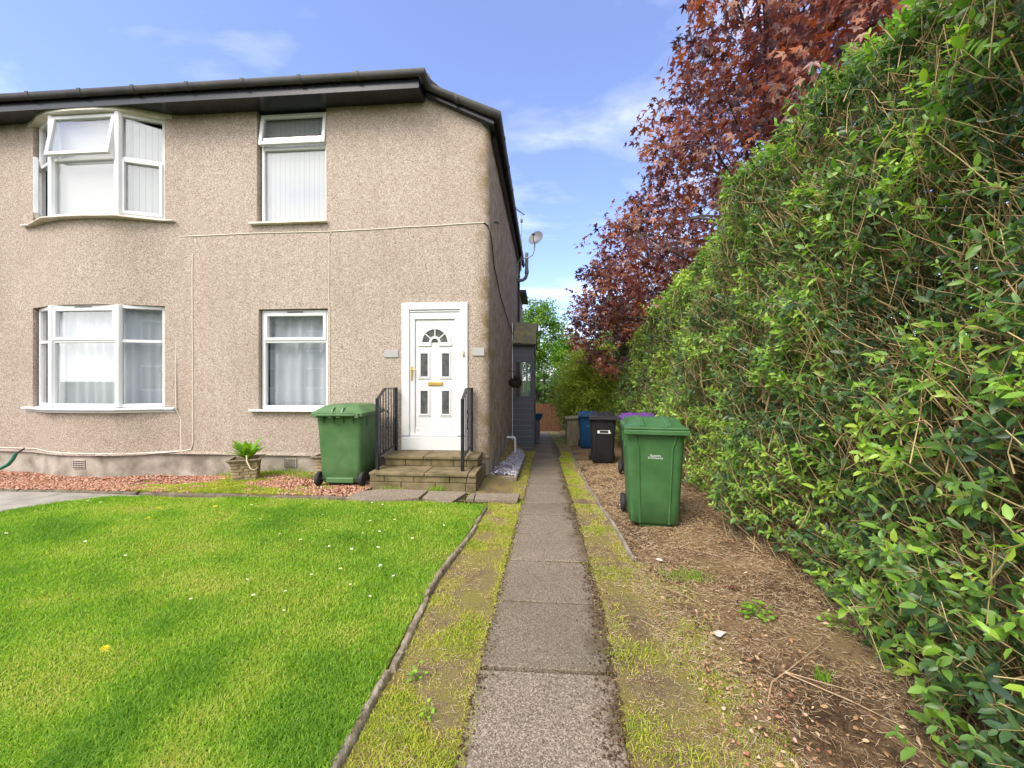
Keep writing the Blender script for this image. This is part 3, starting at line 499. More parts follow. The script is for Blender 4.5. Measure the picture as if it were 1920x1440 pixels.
# ------------------------------------------------------------------ house
YF = 6.3
house = thing('house', (-5, 9.5, 0), 'two storey pebbledashed house with white windows and black eaves', 'house', wa=True)
BOW = [(-9.25, 0), (-9.02, 0.010), (-8.80, 0.040), (-8.60, 0.098), (-8.40, 0.165), (-8.18, 0.225), (-7.95, 0.265), (-7.57, 0.285), (-7.2, 0.265), (-6.96, 0.225), (-6.74, 0.165), (-6.54, 0.098), (-6.34, 0.040), (-6.12, 0.010), (-5.9, 0)]
def wy(x): return YF - float(np.interp(x, [p[0] for p in BOW], [p[1] for p in BOW]))
def ztop(x): return float(np.interp(x, [-1.888, -0.85], [6.02, 5.52]))
OPEN = [(-8.80, -6.34, 1.02, 2.74), (-8.80, -6.34, 4.16, 9), (-4.71, -3.51, 0.99, 2.67), (-4.74, -3.54, 4.08, 9), (-2.27, -1.19, 0.25, 2.73)]
xs = sorted(set([-18, -14, -11, -10] + [p[0] for p in BOW] + [v for o in OPEN for v in o[:2]] + [-5.5, -3.0, -1.888, -1.5, -0.97]))
zs = [0.25] + sorted(set([v for o in OPEN for v in o[2:] if 0.25 < v < 5])) + [5.2, None]
plan = [(x, wy(x), x) for x in xs] + [(-0.97 + 0.12 * math.sin(a), YF + 0.12 - 0.12 * math.cos(a), -0.85) for a in (R(22), R(45), R(68), R(90))] + [(-0.85, y, -0.85) for y in (8, 10, 12, 14.2)]
b = MB(); nz = len(zs); vs = []
for (x, y, xt) in plan:
    for z in zs: vs.append((x, y, ztop(xt) if z is None else z))
fs = []
def is_open(xa, xb, za, zb):
    return any(o[0] - 1e-6 <= xa and xb <= o[1] + 1e-6 and o[2] - 1e-6 <= za and zb <= o[3] + 1e-6 for o in OPEN)
for i in range(len(plan) - 1):
    for k in range(nz - 1):
        za = zs[k]; zb = zs[k + 1] or 5.9
        if i < len(xs) - 1 and is_open(xs[i], xs[i + 1], za, zb): continue
        fs.append([i * nz + k, (i + 1) * nz + k, (i + 1) * nz + k + 1, i * nz + k + 1])
b.add(vs, fs)
for (x0, x1, z0, z1) in OPEN:                                   # reveals
    z1 = min(z1, 6.02); y0, y1 = wy(x0), wy(x1); d = 0.16
    b.add([(x0, y0, z0), (x0, y0 + d, z0), (x0, y0 + d, z1), (x0, y0, z1)], [(0, 1, 2, 3)]); b.add([(x1, y1, z0), (x1, y1 + d, z0), (x1, y1 + d, z1), (x1, y1, z1)], [(3, 2, 1, 0)])
    inner = [x for x in xs if x0 <= x <= x1]
    for xa, xb in zip(inner[:-1], inner[1:]):
        for z in (z0, z1): b.add([(xa, wy(xa), z), (xb, wy(xb), z), (xb, wy(xb) + d, z), (xa, wy(xa) + d, z)], [(0, 1, 2, 3)])
b.add([(-18, 14.2, 0.25), (-18, YF, 0.25), (-18, YF, 6.02), (-18, 14.2, 6.02)], [(0, 1, 2, 3)])
me_wall = b.build('wall', M['pebble'], house, smooth=30)
b = MB()                                                         # plinth, a little behind the render
pl = [(-17.97, 14.2)] + [(x, wy(x) + 0.025) for x in xs[:-1] if not (-2.3 < x < -1.1)] + [(-0.99, YF + 0.025), (-0.91, YF + 0.05), (-0.875, YF + 0.14), (-0.875, 10), (-0.875, 14.2)]
b.loft([[(x, y, -1.2), (x, y, 0.252), (x + 0.02, y + 0.2, 0.252), (x + 0.02, y + 0.2, -1.2)] for x, y in pl]); b.build('plinth', M['plinth'], house)
# drip line: the render kicks out a little over the plinth
b = MB().sweep([(x, y - 0.025, 0.25) for x, y in pl], [(-0.01, 0.0), (0.014, 0.0), (0.010, 0.03), (-0.01, 0.06)]); b.build('bell_cast', M['pebble'], house, smooth=50)

# eaves
b = MB().box(-18.1, YF - 0.34, 5.955, -1.90, YF + 0.25, 5.985); b.build('soffit', M['fascia'], house)
b = MB().box(-18.1, YF - 0.362, 5.93, -1.90, YF - 0.342, 6.11); b.box(-1.898, YF - 0.362, 5.93, -1.878, YF - 0.05, 6.11)
b.build('fascia', M['fascia'], house)
slope = (5.52 - 6.02) / (1.888 - 0.85)
b = MB()                                                         # sloping verge board on the right of the front, then along the side
for (x0, z0, x1, z1) in [(-1.90, 6.03, -0.76, 6.03 + slope * 1.14)]:
    b.add([(x0, YF - 0.11, z0), (x1, YF - 0.11, z1), (x1, YF + 0.2, z1), (x0, YF + 0.2, z0), (x0, YF - 0.11, z0 + 0.15), (x1, YF - 0.11, z1 + 0.15), (x1, YF + 0.2, z1 + 0.15), (x0, YF + 0.2, z0 + 0.15)],
          [(0, 3, 2, 1), (4, 5, 6, 7), (0, 1, 5, 4), (1, 2, 6, 5), (2, 3, 7, 6), (3, 0, 4, 7)])
b.box(-0.862, YF + 0.2, 5.43, -0.76, 14.3, 5.60); b.build('verge_board', M['fascia'], house)
gprof = [(0.0, 0.0)] + [(0.052 + 0.052 * math.cos(a), 0.0 + 0.075 * math.sin(a) * 1.0) for a in np.linspace(math.pi, 2 * math.pi, 9)] + [(0.104, 0.012), (0.0, 0.012)]
def gutter(path, label=None):
    b = MB(); b.sweep(path, gprof)
    P = [Vector(p) for p in path]
    for a, c in zip(P[:-1], P[1:]):                               # union brackets
        ln = (c - a).length; k = 0.55
        while k < ln - 0.15:
            q0 = a + (c - a).normalized() * k; q1 = a + (c - a).normalized() * (k + 0.055)
            b.sweep([q0, q1], [(p[0] * 1.10 - 0.004, p[1] * 1.13 + (0.012 if p[1] > 0 else 0)) for p in gprof]); k += 0.92
    return b.build('gutter', M['gutter'], house, smooth=45)
gutter([(-18.1, YF - 0.362, 6.135), (-1.86, YF - 0.362, 6.135), (-1.86, YF - 0.10, 6.135)])
gutter([(-1.86, YF - 0.11, 6.135), (-0.745, YF - 0.11, 6.135 + slope * 1.115), (-0.745, 14.3, 5.585)])
b = MB(); pitch = 0.60                                           # tiled roof: front slope and the lower side slope
zf = 6.16; fr = [(-18.1, YF - 0.33, zf), (-1.80, YF - 0.33, zf), (-1.80, YF + 3.6, zf + 2.0), (-18.1, YF + 3.6, zf + 2.0)]
b.add(fr + [(x, y, z - 0.05) for x, y, z in fr], [(0, 1, 2, 3), (4, 7, 6, 5), (0, 4, 5, 1), (1, 5, 6, 2), (2, 6, 7, 3), (3, 7, 4, 0)])
sd_ = [(-0.70, YF - 0.09, 5.62), (-0.70, 14.3, 5.62), (-4.4, 14.3, 7.42), (-4.4, YF + 2.6, 7.42), (-1.80, YF - 0.09, 6.15)]
b.add(sd_ + [(x, y, z - 0.05) for x, y, z in sd_], [(0, 1, 2, 3, 4), (9, 8, 7, 6, 5)] + [(i, (i + 1) % 5, 5 + (i + 1) % 5, 5 + i) for i in range(5)])
rf = b.build('roof', M['tile'], house)
b = MB(); b.loft([[(-1.99 + 0.19 * t, YF - 0.35 + 0.0 * t + dy, zf - 0.01 + 0.05 * math.sin(math.pi * (0.15 + 0.7 * t)) + dz) for dy, dz in ((0, 0), (0, 0.03), (0.35, 0.2), (0.35, 0.15))] for t in np.linspace(0, 1, 5)]); b.build('hip_end', M['mortar'], rf, smooth=40)
b = MB()
for k in range(12):                                              # tile ends over the verge
    t = k / 12; b.box(-1.72 + t * 0.98, YF - 0.10, 6.175 + slope * (0.17 + t * 0.98) , -1.655 + t * 0.98, YF + 0.12, 6.20 + slope * (0.17 + t * 0.98))
b.build('verge_tile', M['tile'], rf)

# windows -----------------------------------------------------------
class Facet:
    """local frame on a vertical plane from plan point P0 to P1; u along, w outwards, z up"""
    def __init__(s, P0, P1, back=0.0):
        s.P0 = Vector((P0[0], P0[1], 0)); d = Vector((P1[0] - P0[0], P1[1] - P0[1], 0)); s.len = d.length; d.normalize(); n = Vector((d.y, -d.x, 0))
        s.T = Matrix(((d.x, n.x, 0, s.P0.x - n.x * back), (d.y, n.y, 0, s.P0.y - n.y * back), (0, 0, 1, 0), (0, 0, 0, 1)))
def rect_frame(b, u0, u1, z0, z1, t, w0, w1):
    b.box(u0, w0, z0, u0 + t, w1, z1); b.box(u1 - t, w0, z0, u1, w1, z1); b.box(u0 + t, w0, z0, u1 - t, w1, z0 + t); b.box(u0 + t, w0, z1 - t, u1 - t, w1, z1)
def win_facet(fb, pb, f, z0, z1, zs_, t=0.05, top='sash', bot='fixed', sb=None):
    """fixed frame into fb, panes into pb; opening light frames into sb"""
    fb.T = pb.T = f.T; u0, u1 = 0.0, f.len
    rect_frame(fb, u0, u1, z0, z1, t, -0.07, 0.0); fb.box(u0 + t, -0.07, zs_ - 0.025, u1 - t, 0.0, zs_ + 0.025)
    for (a, c, kind) in ((z0 + t, zs_ - 0.025, bot), (zs_ + 0.025, z1 - t, top)):
        if kind == 'open': continue
        ins = 0.0
        if kind == 'sash':
            sb_ = sb or fb; sb_.T = f.T; rect_frame(sb_, u0 + t - 0.012, u1 - t + 0.012, a - 0.012, c + 0.012, 0.052, -0.055, 0.016); ins = 0.038
        pb.box(u0 + t + ins, -0.045, a + ins, u1 - t - ins, -0.037, c - ins)
def wavy(path, z0, z1, amp, wl, m, name, parent, seed=0, lean=0.0):
    """curtain or blind: a pleated sheet along a plan path, with a little thickness"""
    P = [Vector((p[0], p[1], 0)) for p in path]; rings = []; tot = 0; rr = random.Random(seed); ph = rr.uniform(0, 6)
    for a, c in zip(P[:-1], P[1:]):
        d = c - a; ln = d.length; d.normalize(); nn = Vector((d.y, -d.x, 0)); k = max(2, int(ln / (wl / 6)))
        for i in range(k + 1):
            s = ln * i / k; o = amp * math.sin(2 * math.pi * (tot + s) / wl + ph) + amp * 0.6 * math.sin(2 * math.pi * (tot + s) / (wl * 2.7) + 2 * ph)
            p = a + d * s + nn * o; rings.append([(p.x, p.y, z0), (p.x, p.y, z1), (p.x, p.y + 0.004, z1), (p.x, p.y + 0.004, z0)])
        tot += ln
    b = MB().loft(rings); return b.build(name, m, parent, smooth=75)
def slats(path, z0, z1, m, parent, wl=0.085):
    P = [Vector((p[0], p[1], 0)) for p in path]; b = MB()
    for a, c in zip(P[:-1], P[1:]):
        d = c - a; ln = d.length; d.normalize(); nn = Vector((d.y, -d.x, 0)); k = int(ln / wl)
        for i in range(k + 1):
            s0 = a + d * (i * wl + 0.005) + nn * 0.004; s1 = a + d * (i * wl + wl - 0.005) - nn * 0.004
            b.add([(s0.x, s0.y, z0), (s1.x, s1.y, z0), (s1.x, s1.y, z1), (s0.x, s0.y, z1), (s0.x, s0.y + 0.004, z0), (s1.x, s1.y + 0.004, z0), (s1.x, s1.y + 0.004, z1), (s0.x, s0.y + 0.004, z1)],
                  [(0, 1, 2, 3), (7, 6, 5, 4), (0, 4, 5, 1), (1, 5, 6, 2), (2, 6, 7, 3), (3, 7, 4, 0)])
    return b.build('blind', m, parent)
BAY = [(-8.77, YF - 0.0), (-8.175, YF - 0.262), (-6.965, YF - 0.262), (-6.37, YF - 0.0)]
def facets(back): return [Facet(BAY[i], BAY[i + 1], back) for i in range(3)]
def inset(d): return [(x + (d * 0.5 if i == 0 else -d * 0.5 if i == 3 else 0), y + d) for i, (x, y) in enumerate(BAY)]
# ground-floor bay
b, pb, sb = MB(), MB(), MB(); F3 = facets(0.02)
win_facet(b, pb, F3[0], 1.045, 2.735, 2.14, 0.055, 'fixed'); win_facet(b, pb, F3[1], 1.045, 2.735, 2.14, 0.055, 'sash', 'fixed', sb); win_facet(b, pb, F3[2], 1.045, 2.735, 2.14, 0.055, 'fixed')
b.T = None
for i in (1, 2): b.tube([(BAY[i][0], BAY[i][1] + 0.035, 1.045), (BAY[i][0], BAY[i][1] + 0.035, 2.735)], 0.050, 8)
wbay = b.build('window', M['upvc'], house, bevel=0.005); wbay['label'] = 'white three sided bay window with net curtains on the ground floor'
pb.build('pane', M['glass'], wbay); sb.build('sash', M['upvc'], wbay, bevel=0.005)
sb = MB(); sb.T = F3[1].T; sb.box(0.44, 0.001, 2.695, 0.74, 0.014, 2.712); sb.build('trickle_vent', M['gutter'], wbay)
wavy(inset(0.20), 1.05, 2.72, 0.024, 0.17, M['net'], 'net_curtain', wbay, 3)
b = MB(); sp_ = [(-8.98, YF - 0.06, 1.0), (-8.80, YF - 0.075, 1.0), (-8.20, YF - 0.335, 1.0), (-7.57, YF - 0.365, 1.0), (-6.94, YF - 0.335, 1.0), (-6.34, YF - 0.075, 1.0), (-6.16, YF - 0.06, 1.0)]
b.sweep(sp_, [(0.02, 0.0), (0.02, 0.028), (-0.16, 0.045), (-0.16, 0.0)]); b.sweep([(x * 0.985 - 0.11, y + 0.03, z - 0.045) for x, y, z in sp_], [(0.0, 0.0), (0.0, 0.042), (-0.1, 0.042), (-0.1, 0.0)])
b.build('sill', M['upvc'], wbay, bevel=0.004)
# first-floor bay
b, pb = MB(), MB(); U0, U1, US = 4.20, 5.90, 5.16
win_facet(b, pb, F3[0], U0, U1, US, 0.055, 'fixed', 'open'); win_facet(b, pb, F3[1], U0, U1, US, 0.055, 'open', 'fixed'); win_facet(b, pb, F3[2], U0, U1, US, 0.055, 'fixed', 'sash')
b.T = None
for i in (1, 2): b.tube([(BAY[i][0], BAY[i][1] + 0.03, U0), (BAY[i][0], BAY[i][1] + 0.03, U1)], 0.060 if i == 2 else 0.05, 8)
ubay = b.build('window', M['upvc'], house, bevel=0.005); ubay['label'] = 'white bay window under the eaves with its top light tilted open'
def tilt(parent, f, u0, u1, z0, z1, ang, hinge='top', m=M['upvc']):
    """an open light: frame and pane turned out about its hinge"""
    b, pb = MB(), MB()
    if hinge == 'top': Tm = f.T @ Matrix.Translation((0, 0.0, z1)) @ Matrix.Rotation(ang, 4, 'X') @ Matrix.Translation((0, 0, -z1))
    else: Tm = f.T @ Matrix.Translation((u0, 0.0, 0)) @ Matrix.Rotation(ang, 4, 'Z') @ Matrix.Translation((-u0, 0, 0))
    b.T = pb.T = Tm; rect_frame(b, u0, u1, z0, z1, 0.058, -0.035, 0.022); pb.box(u0 + 0.058, -0.01, z0 + 0.058, u1 - 0.058, -0.002, z1 - 0.058)
    o = b.build('sash', m, parent, bevel=0.005); pb.build('pane', M['glass'], parent); return o
tilt(ubay, F3[1], 0.035, F3[1].len - 0.035, US + 0.005, U1 - 0.03, R(9))
tilt(ubay, F3[0], 0.04, F3[0].len - 0.04, U0 + 0.035, US - 0.01, R(17), 'side')
pb.build('pane', M['glass'], ubay)
slats(inset(0.15), U0 + 0.03, U1 - 0.08, M['blind'], ubay)
b = MB(); sp2 = [(x, y, 4.15) for x, y, z in sp_]; b.sweep(sp2, [(0.03, 0.0), (0.03, 0.022), (-0.16, 0.045), (-0.16, 0.0)]); b.build('sill', M['cream'], ubay, bevel=0.004)
b = MB(); hd = [(-8.93, YF - 0.02, 5.895), (-8.75, YF - 0.09, 5.895), (-8.45, YF - 0.235, 5.895), (-8.15, YF - 0.315, 5.895), (-7.85, YF - 0.345, 5.895), (-7.57, YF - 0.35, 5.895), (-7.28, YF - 0.345, 5.895), (-6.98, YF - 0.315, 5.895), (-6.70, YF - 0.235, 5.895), (-6.39, YF - 0.09, 5.895), (-6.22, YF - 0.02, 5.895)]
b.sweep(hd, [(0.0, 0.0), (0.0, 0.065), (-0.2, 0.065), (-0.2, 0.0)]); b.build('window_head', M['cream'], ubay, smooth=40)
# single windows
def single(x0, x1, z0, z1, zs_, label, upper):
    f = Facet((x0, YF + 0.065), (x1, YF + 0.065)); b, pb, sb = MB(), MB(), MB()
    win_facet(b, pb, f, z0, z1, zs_, 0.06 if not upper else 0.045, 'open' if upper else 'sash', 'fixed', sb); b.T = None
    o = b.build('window', M['upvc'], house, bevel=0.005); o['label'] = label
    if upper: tilt(o, f, 0.0, f.len - 0.005, zs_ + 0.02, z1 - 0.01, R(8))
    else:
        sb.build('sash', M['upvc'], o, bevel=0.005); v = MB(); v.T = f.T; v.box(0.45, 0.002, z1 - 0.042, 0.72, 0.014, z1 - 0.026); v.build('trickle_vent', M['gutter'], o)
    pb.build('pane', M['glass'], o)
    if upper: slats([(x0 + 0.02, YF + 0.145), (x1 - 0.02, YF + 0.145)], z0 + 0.02, z1 - 0.05, M['blind'], o)
    else: wavy([(x0 + 0.02, YF + 0.24), (x1 - 0.02, YF + 0.24)], z0 + 0.02, z1 - 0.03, 0.032, 0.21, M['net'], 'net_curtain', o, 5)
    s = MB().box(x0 - 0.14, YF - 0.075, z0 - 0.035, x1 + 0.05, YF + 0.07, z0 - 0.002); s.build('sill', M['upvc'] if not upper else M['cream'], o, bevel=0.005)
    return o
single(-4.695, -3.525, 1.01, 2.66, 2.14, 'white ground floor window with sheer curtains behind the left green bin', False)
single(-4.70, -3.555, 4.10, 5.93, 5.36, 'white upstairs window with vertical blinds and its top light open', True)
# near-black boxes behind the openings: room darkness put into colour, darkening the slat gaps
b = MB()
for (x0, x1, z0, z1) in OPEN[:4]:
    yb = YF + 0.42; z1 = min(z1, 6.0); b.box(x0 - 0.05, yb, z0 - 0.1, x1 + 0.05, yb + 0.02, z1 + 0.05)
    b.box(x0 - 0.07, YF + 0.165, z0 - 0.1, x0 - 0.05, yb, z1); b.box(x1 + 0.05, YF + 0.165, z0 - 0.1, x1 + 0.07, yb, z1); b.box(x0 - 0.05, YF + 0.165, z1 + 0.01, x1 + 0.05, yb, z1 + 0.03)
b.build('room_dark_backing', M['seal_and_void'], house)

# front door ----------------------------------------------------------
b = MB(); fd = YF - 0.028
b.box(-2.268, fd, 0.60, -2.14, YF + 0.1, 2.62); b.box(-1.325 + 0.005, fd, 0.60, -1.192, YF + 0.1, 2.62); b.box(-2.268, fd - 0.004, 2.62, -1.192, YF + 0.1, 2.735)
b.box(-2.268, fd - 0.006, 0.372, -1.192, YF + 0.1, 0.585)                       # plain board under the threshold
b.box(-2.14, YF - 0.004, 2.47, -1.32, YF + 0.09, 2.62); b.box(-2.14, YF - 0.004, 0.60, -2.055, YF + 0.09, 2.47); b.box(-1.405, YF - 0.004, 0.60, -1.32, YF + 0.09, 2.47)
b.box(-2.14, YF - 0.020, 2.585, -1.32, YF - 0.005, 2.605)
dr = b.build('door', M['upvc'], house, bevel=0.006); dr['label'] = 'white front door with a fan light and four small panes'
b = MB().box(-2.052, YF + 0.022, 0.735, -1.408, YF + 0.06, 2.467); b.build('door_leaf', M['upvc'], dr, bevel=0.003)
b = MB().box(-2.055, YF + 0.012, 0.60, -1.405, YF + 0.08, 0.732); b.box(-2.12, YF - 0.026, 0.588, -1.34, YF + 0.0, 0.628)
b.build('threshold', M['upvc'], dr, bevel=0.006)
b = MB().box(-2.058, YF + 0.030, 0.60, -2.0525, YF + 0.07, 2.47); b.box(-1.4075, YF + 0.030, 0.60, -1.402, YF + 0.07, 2.47); b.box(-2.058, YF + 0.030, 2.4675, -1.402, YF + 0.07, 2.4725); b.box(-2.055, YF + 0.03, 0.7322, -1.405, YF + 0.07, 0.7348)
b.build('door_seal', M['seal_and_void'], dr)
def door_panel(xc, zc, w_, h_):
    b = MB(); 
    b.T = Matrix.Translation((xc - w_ / 2, YF + 0.022, zc - h_ / 2)) @ Matrix(((1, 0, 0, 0), (0, -1, 0, 0), (0, 0, 1, 0), (0, 0, 0, 1)))
    for t0, t1, d in ((0.0, 0.022, 0.010), (0.022, 0.045, 0.018)):
        for bx in ((t0, -0.001, t0, t1, d, h_ - t0), (w_ - t1, -0.001, t0, w_ - t0, d, h_ - t0), (t1, -0.001, t0, w_ - t1, d, t1), (t1, -0.001, h_ - t1, w_ - t1, d, h_ - t0)): b.box(*bx)
    o = b.build('panel_moulding', M['upvc'], dr, bevel=0.004)
    g_ = MB().box(xc - w_ / 2 + 0.047, YF + 0.012, zc - h_ / 2 + 0.047, xc + w_ / 2 - 0.047, YF + 0.021, zc + h_ / 2 - 0.047); g_.build('door_pane', M['doorglass'], dr)
for xc in (-1.905, -1.555):
    door_panel(xc, 1.735, 0.205, 0.46); door_panel(xc, 1.135, 0.205, 0.46)
b = MB(); fcx, fcz = -1.73, 2.105
def arc(r, a0, a1, n=20): return [(fcx + r * math.cos(a), fcz + r * math.sin(a)) for a in np.linspace(a0, a1, n)]
def ringxz(b, r0, r1, a0, a1, y0, y1, n=20):
    A = arc(r0, a0, a1, n); B = arc(r1, a0, a1, n)
    b.loft([[(A[i][0], y0, A[i][1]), (B[i][0], y0, B[i][1]), (B[i][0], y1, B[i][1]), (A[i][0], y1, A[i][1])] for i in range(n)])
ringxz(b, 0.205, 0.262, 0, math.pi, YF + 0.004, YF + 0.024); ringxz(b, 0.055, 0.095, 0, math.pi, YF + 0.004, YF + 0.024, 12)
b.box(fcx - 0.275, YF + 0.003, fcz - 0.062, fcx - 0.058, YF + 0.024, fcz - 0.004); b.box(fcx + 0.058, YF + 0.003, fcz - 0.062, fcx + 0.275, YF + 0.024, fcz - 0.004)
for a in (R(40), R(90), R(140)):
    dx, dz = math.cos(a), math.sin(a); px, pz = -dz * 0.009, dx * 0.009
    b.loft([[(fcx + dx * r + px * s, y, fcz + dz * r + pz * s) for s, y in ((-1, YF + 0.006), (1, YF + 0.006), (1, YF + 0.022), (-1, YF + 0.022))] for r in (0.09, 0.21)])
b.build('fanlight_moulding', M['upvc'], dr, bevel=0.003)
b = MB(); A = arc(0.207, 0, math.pi); b.add([(x, YF + 0.014, z) for x, z in A] + [(x, YF + 0.021, z) for x, z in A], [list(range(20)), list(range(20, 40))[::-1]] + [[i, (i + 1) % 20, 20 + (i + 1) % 20, 20 + i] for i in range(20)]); b.build('fanlight', M['doorglass'], dr)
b = MB().box(-1.845, YF + 0.004, 1.405, -1.60, YF + 0.0225, 1.465); b.box(-1.83, YF - 0.002, 1.415, -1.615, YF + 0.01, 1.455); b.build('letterbox', M['brass'], dr, bevel=0.005)
b = MB().box(-2.118, YF - 0.018, 1.49, -2.088, YF - 0.003, 1.72); b.tube([(-2.103, YF - 0.018, 1.66), (-2.103, YF - 0.055, 1.66), (-2.08, YF - 0.060, 1.66), (-1.995, YF - 0.058, 1.655)], 0.009, 8); b.lathe([(0.013, -0.0), (0.013, -0.012)], 10, 'y', (-2.103, YF - 0.018, 1.57)); b.build('handle', M['brass'], dr, smooth=40, bevel=0.003)
b = MB().box(-1.268, fd - 0.016, 1.865, -1.243, fd - 0.001, 1.95); b.lathe([(0.011, 0), (0.011, -0.02), (0.004, -0.024)], 10, 'y', (-1.2555, fd - 0.016, 1.905)); b.build('doorbell', M['brass'], dr, smooth=40)
b = MB()
for i in range(4): b.lathe([(0.008, 0), (0.008, -0.004), (0.0, -0.006)], 8, 'y', (-2.0 + 0.185 * i, YF + 0.0118, 0.69))
b.build('screw_cap', M['plate'], dr)
# wall fittings
def air_brick(xc, zc):
    b = MB().box(xc - 0.11, wy(xc) + 0.008, zc - 0.075, xc + 0.11, wy(xc) + 0.03, zc + 0.075); o = b.build('air_brick', M['plinth'], house, bevel=0.004)
    h = MB()
    for i in range(7):
        for k in range(4): h.box(xc - 0.095 + i * 0.0285, wy(xc) + 0.005, zc - 0.06 + k * 0.033, xc - 0.095 + i * 0.0285 + 0.017, wy(xc) + 0.010, zc - 0.06 + k * 0.033 + 0.018)
    h.build('vent_slot', M['seal_and_void'], o)
air_brick(-7.64, 0.105); air_brick(-4.17, 0.125)
b = MB().tube([(-0.86, 9.5, 0.13), (-0.70, 9.5, 0.13), (-0.672, 9.5, 0.115), (-0.66, 9.5, 0.085), (-0.66, 9.5, -0.32)], 0.026, 10); b.build('waste_pipe', M['pipe'], house, smooth=50)
b = MB().tube([(-0.77, 13.3, 5.5), (-0.77, 13.3, 5.2), (-0.80, 13.3, 5.0), (-0.80, 13.3, -0.5)], 0.04, 10)
for z in (4.9, 3.6, 2.4): b.tube([(-0.80, 13.3, z), (-0.80, 13.3, z + 0.06)], 0.05, 10)
b.build('downpipe', M['pipe_dark'], house, smooth=50)
b = MB().tube([(-0.86, 13.0, 4.72), (-0.66, 13.0, 4.74), (-0.57, 13.0, 4.80), (-0.525, 13.0, 4.92), (-0.525, 13.0, 5.62)], 0.055, 12)
b.tube([(-0.525, 13.0, 4.95), (-0.525, 13.0, 5.07)], 0.068, 12); b.build('soil_pipe', M['pipe_grey'], house, smooth=50)
MB().box(-0.862, 14.3, 4.6, -0.60, 16.5, 4.72).build('rear_gutter', M['gutter'], house); MB().box(-0.90, 14.2, -0.8, -0.84, 16.5, 4.6).build('rear_wing', M['pebble'], house)
b = MB().tube([(-0.845, 6.95, 4.25), (-0.80, 6.95, 4.25), (-0.78, 6.95, 4.22)], 0.018, 8); b.build('pipe_stub', M['pipe_dark'], house)

# things fixed to the house ------------------------------------------
def plate(x, z, w_, h_, lab): tag(MB().box(x - w_ / 2, YF - 0.018, z - h_ / 2, x + w_ / 2, YF + 0.01, z + h_ / 2).build('number_plate', M['plate'], bevel=0.004), lab, 'plate', 'blank grey plates beside the front door')
plate(-2.44, 1.92, 0.23, 0.12, 'blank grey plate on the wall left of the front door'); plate(-1.02, 1.945, 0.19, 0.13, 'blank grey plate between the front door and house corner')
def cable(pts, r, m, label):
    b = MB().tube(pts, r, 6); tag(b.build('cable', m, smooth=60), label, 'cable', 'cables clipped to the house wall')
def jit(pts, a=0.006, step=0.35):
    out = []
    for p, q_ in zip(pts[:-1], pts[1:]):
        p, q_ = Vector(p), Vector(q_); k = max(1, int((q_ - p).length / step))
        for i in range(k): o = p.lerp(q_, i / k); out.append((o.x + random.uniform(-a, a), o.y, o.z + random.uniform(-a, a)))
    return out + [tuple(pts[-1])]
yc = YF - 0.012
yc = YF - 0.006
cable(jit([(-0.93, yc, 3.99), (-2.2, yc, 3.955), (-3.47, yc, 3.93), (-4.8, yc, 3.935), (-6.10, yc, 3.92), (-6.16, yc, 3.87), (-6.17, yc, 2.4), (-6.15, yc - 0.03, 1.0), (-6.09, yc, 0.85), (-6.08, yc, 0.33), (-6.2, wy(-6.2) - 0.012, 0.288), (-6.7, wy(-6.7) - 0.012, 0.284), (-7.2, wy(-7.2) - 0.015, 0.280), (-7.6, wy(-7.6) - 0.015, 0.285), (-8.2, wy(-8.2) - 0.015, 0.295), (-8.7, wy(-8.7) - 0.012, 0.32), (-9.3, yc, 0.31), (-10.2, yc, 0.30)]), 0.0070, M['cable'], 'cream cable crossing the wall below the upstairs windows and down by the bay')
cable(jit([(-5.88, yc, 3.62), (-5.87, yc, 2.0), (-5.86, yc, 0.45), (-5.90, yc, 0.33), (-6.05, yc, 0.30), (-6.5, wy(-6.5) - 0.02, 0.268), (-7.3, wy(-7.3) - 0.024, 0.264)]), 0.0085, M['cable'], 'straight white vertical cable between the bay and the single windows')
cable(jit([(-3.44, yc, 3.93), (-3.49, yc, 3.86), (-3.485, yc, 2.5), (-3.47, yc, 1.0), (-3.45, yc, 0.7)]), 0.0060, M['cable'], 'thin cream vertical cable at the right edge of the single windows')
cable([(-0.93, yc, 3.99), (-0.88, YF + 0.02, 3.96), (-0.835, YF + 0.16, 3.82), (-0.833, 6.8, 3.45), (-0.833, 7.8, 3.15), (-0.833, 9.5, 2.92), (-0.833, 11.0, 2.75)], 0.010, M['cable_dark'], 'dark cable sagging along the side wall round the house corner')
# satellite dish and aerial
sdsh = thing('satellite_dish', (-0.85, 12.9, 5.0), 'grey satellite dish on a curved arm at the end of the side wall', 'satellite dish', wa=True)
T = Matrix.Translation((-0.23, 12.75, 6.02)) @ Matrix.Rotation(R(-24), 4, 'Z') @ Matrix.Rotation(R(70), 4, 'X') @ Matrix.Rotation(R(0), 4, 'Z')
b = MB(); b.T = T; prof = [(0.001, -0.062), (0.08, -0.058), (0.15, -0.038), (0.21, -0.012), (0.245, 0.006), (0.25, 0.0), (0.21, -0.022), (0.15, -0.048), (0.08, -0.070), (0.001, -0.076)]
b.lathe([(r * 1.0, h) for r, h in prof], 28); b.build('dish', M['dish'], sdsh, smooth=50)
b = MB(); b.T = T; b.tube([(0, -0.22, -0.02), (0, -0.20, 0.10), (0, -0.02, 0.20)], 0.014, 6); b.build('lnb_arm', M['pipe_dark'], sdsh, smooth=50)
b = MB(); b.T = T; b.tube([(0, -0.04, 0.21), (0, 0.03, 0.13)], 0.032, 8); b.build('lnb', M['pipe_dark'], sdsh, smooth=50)
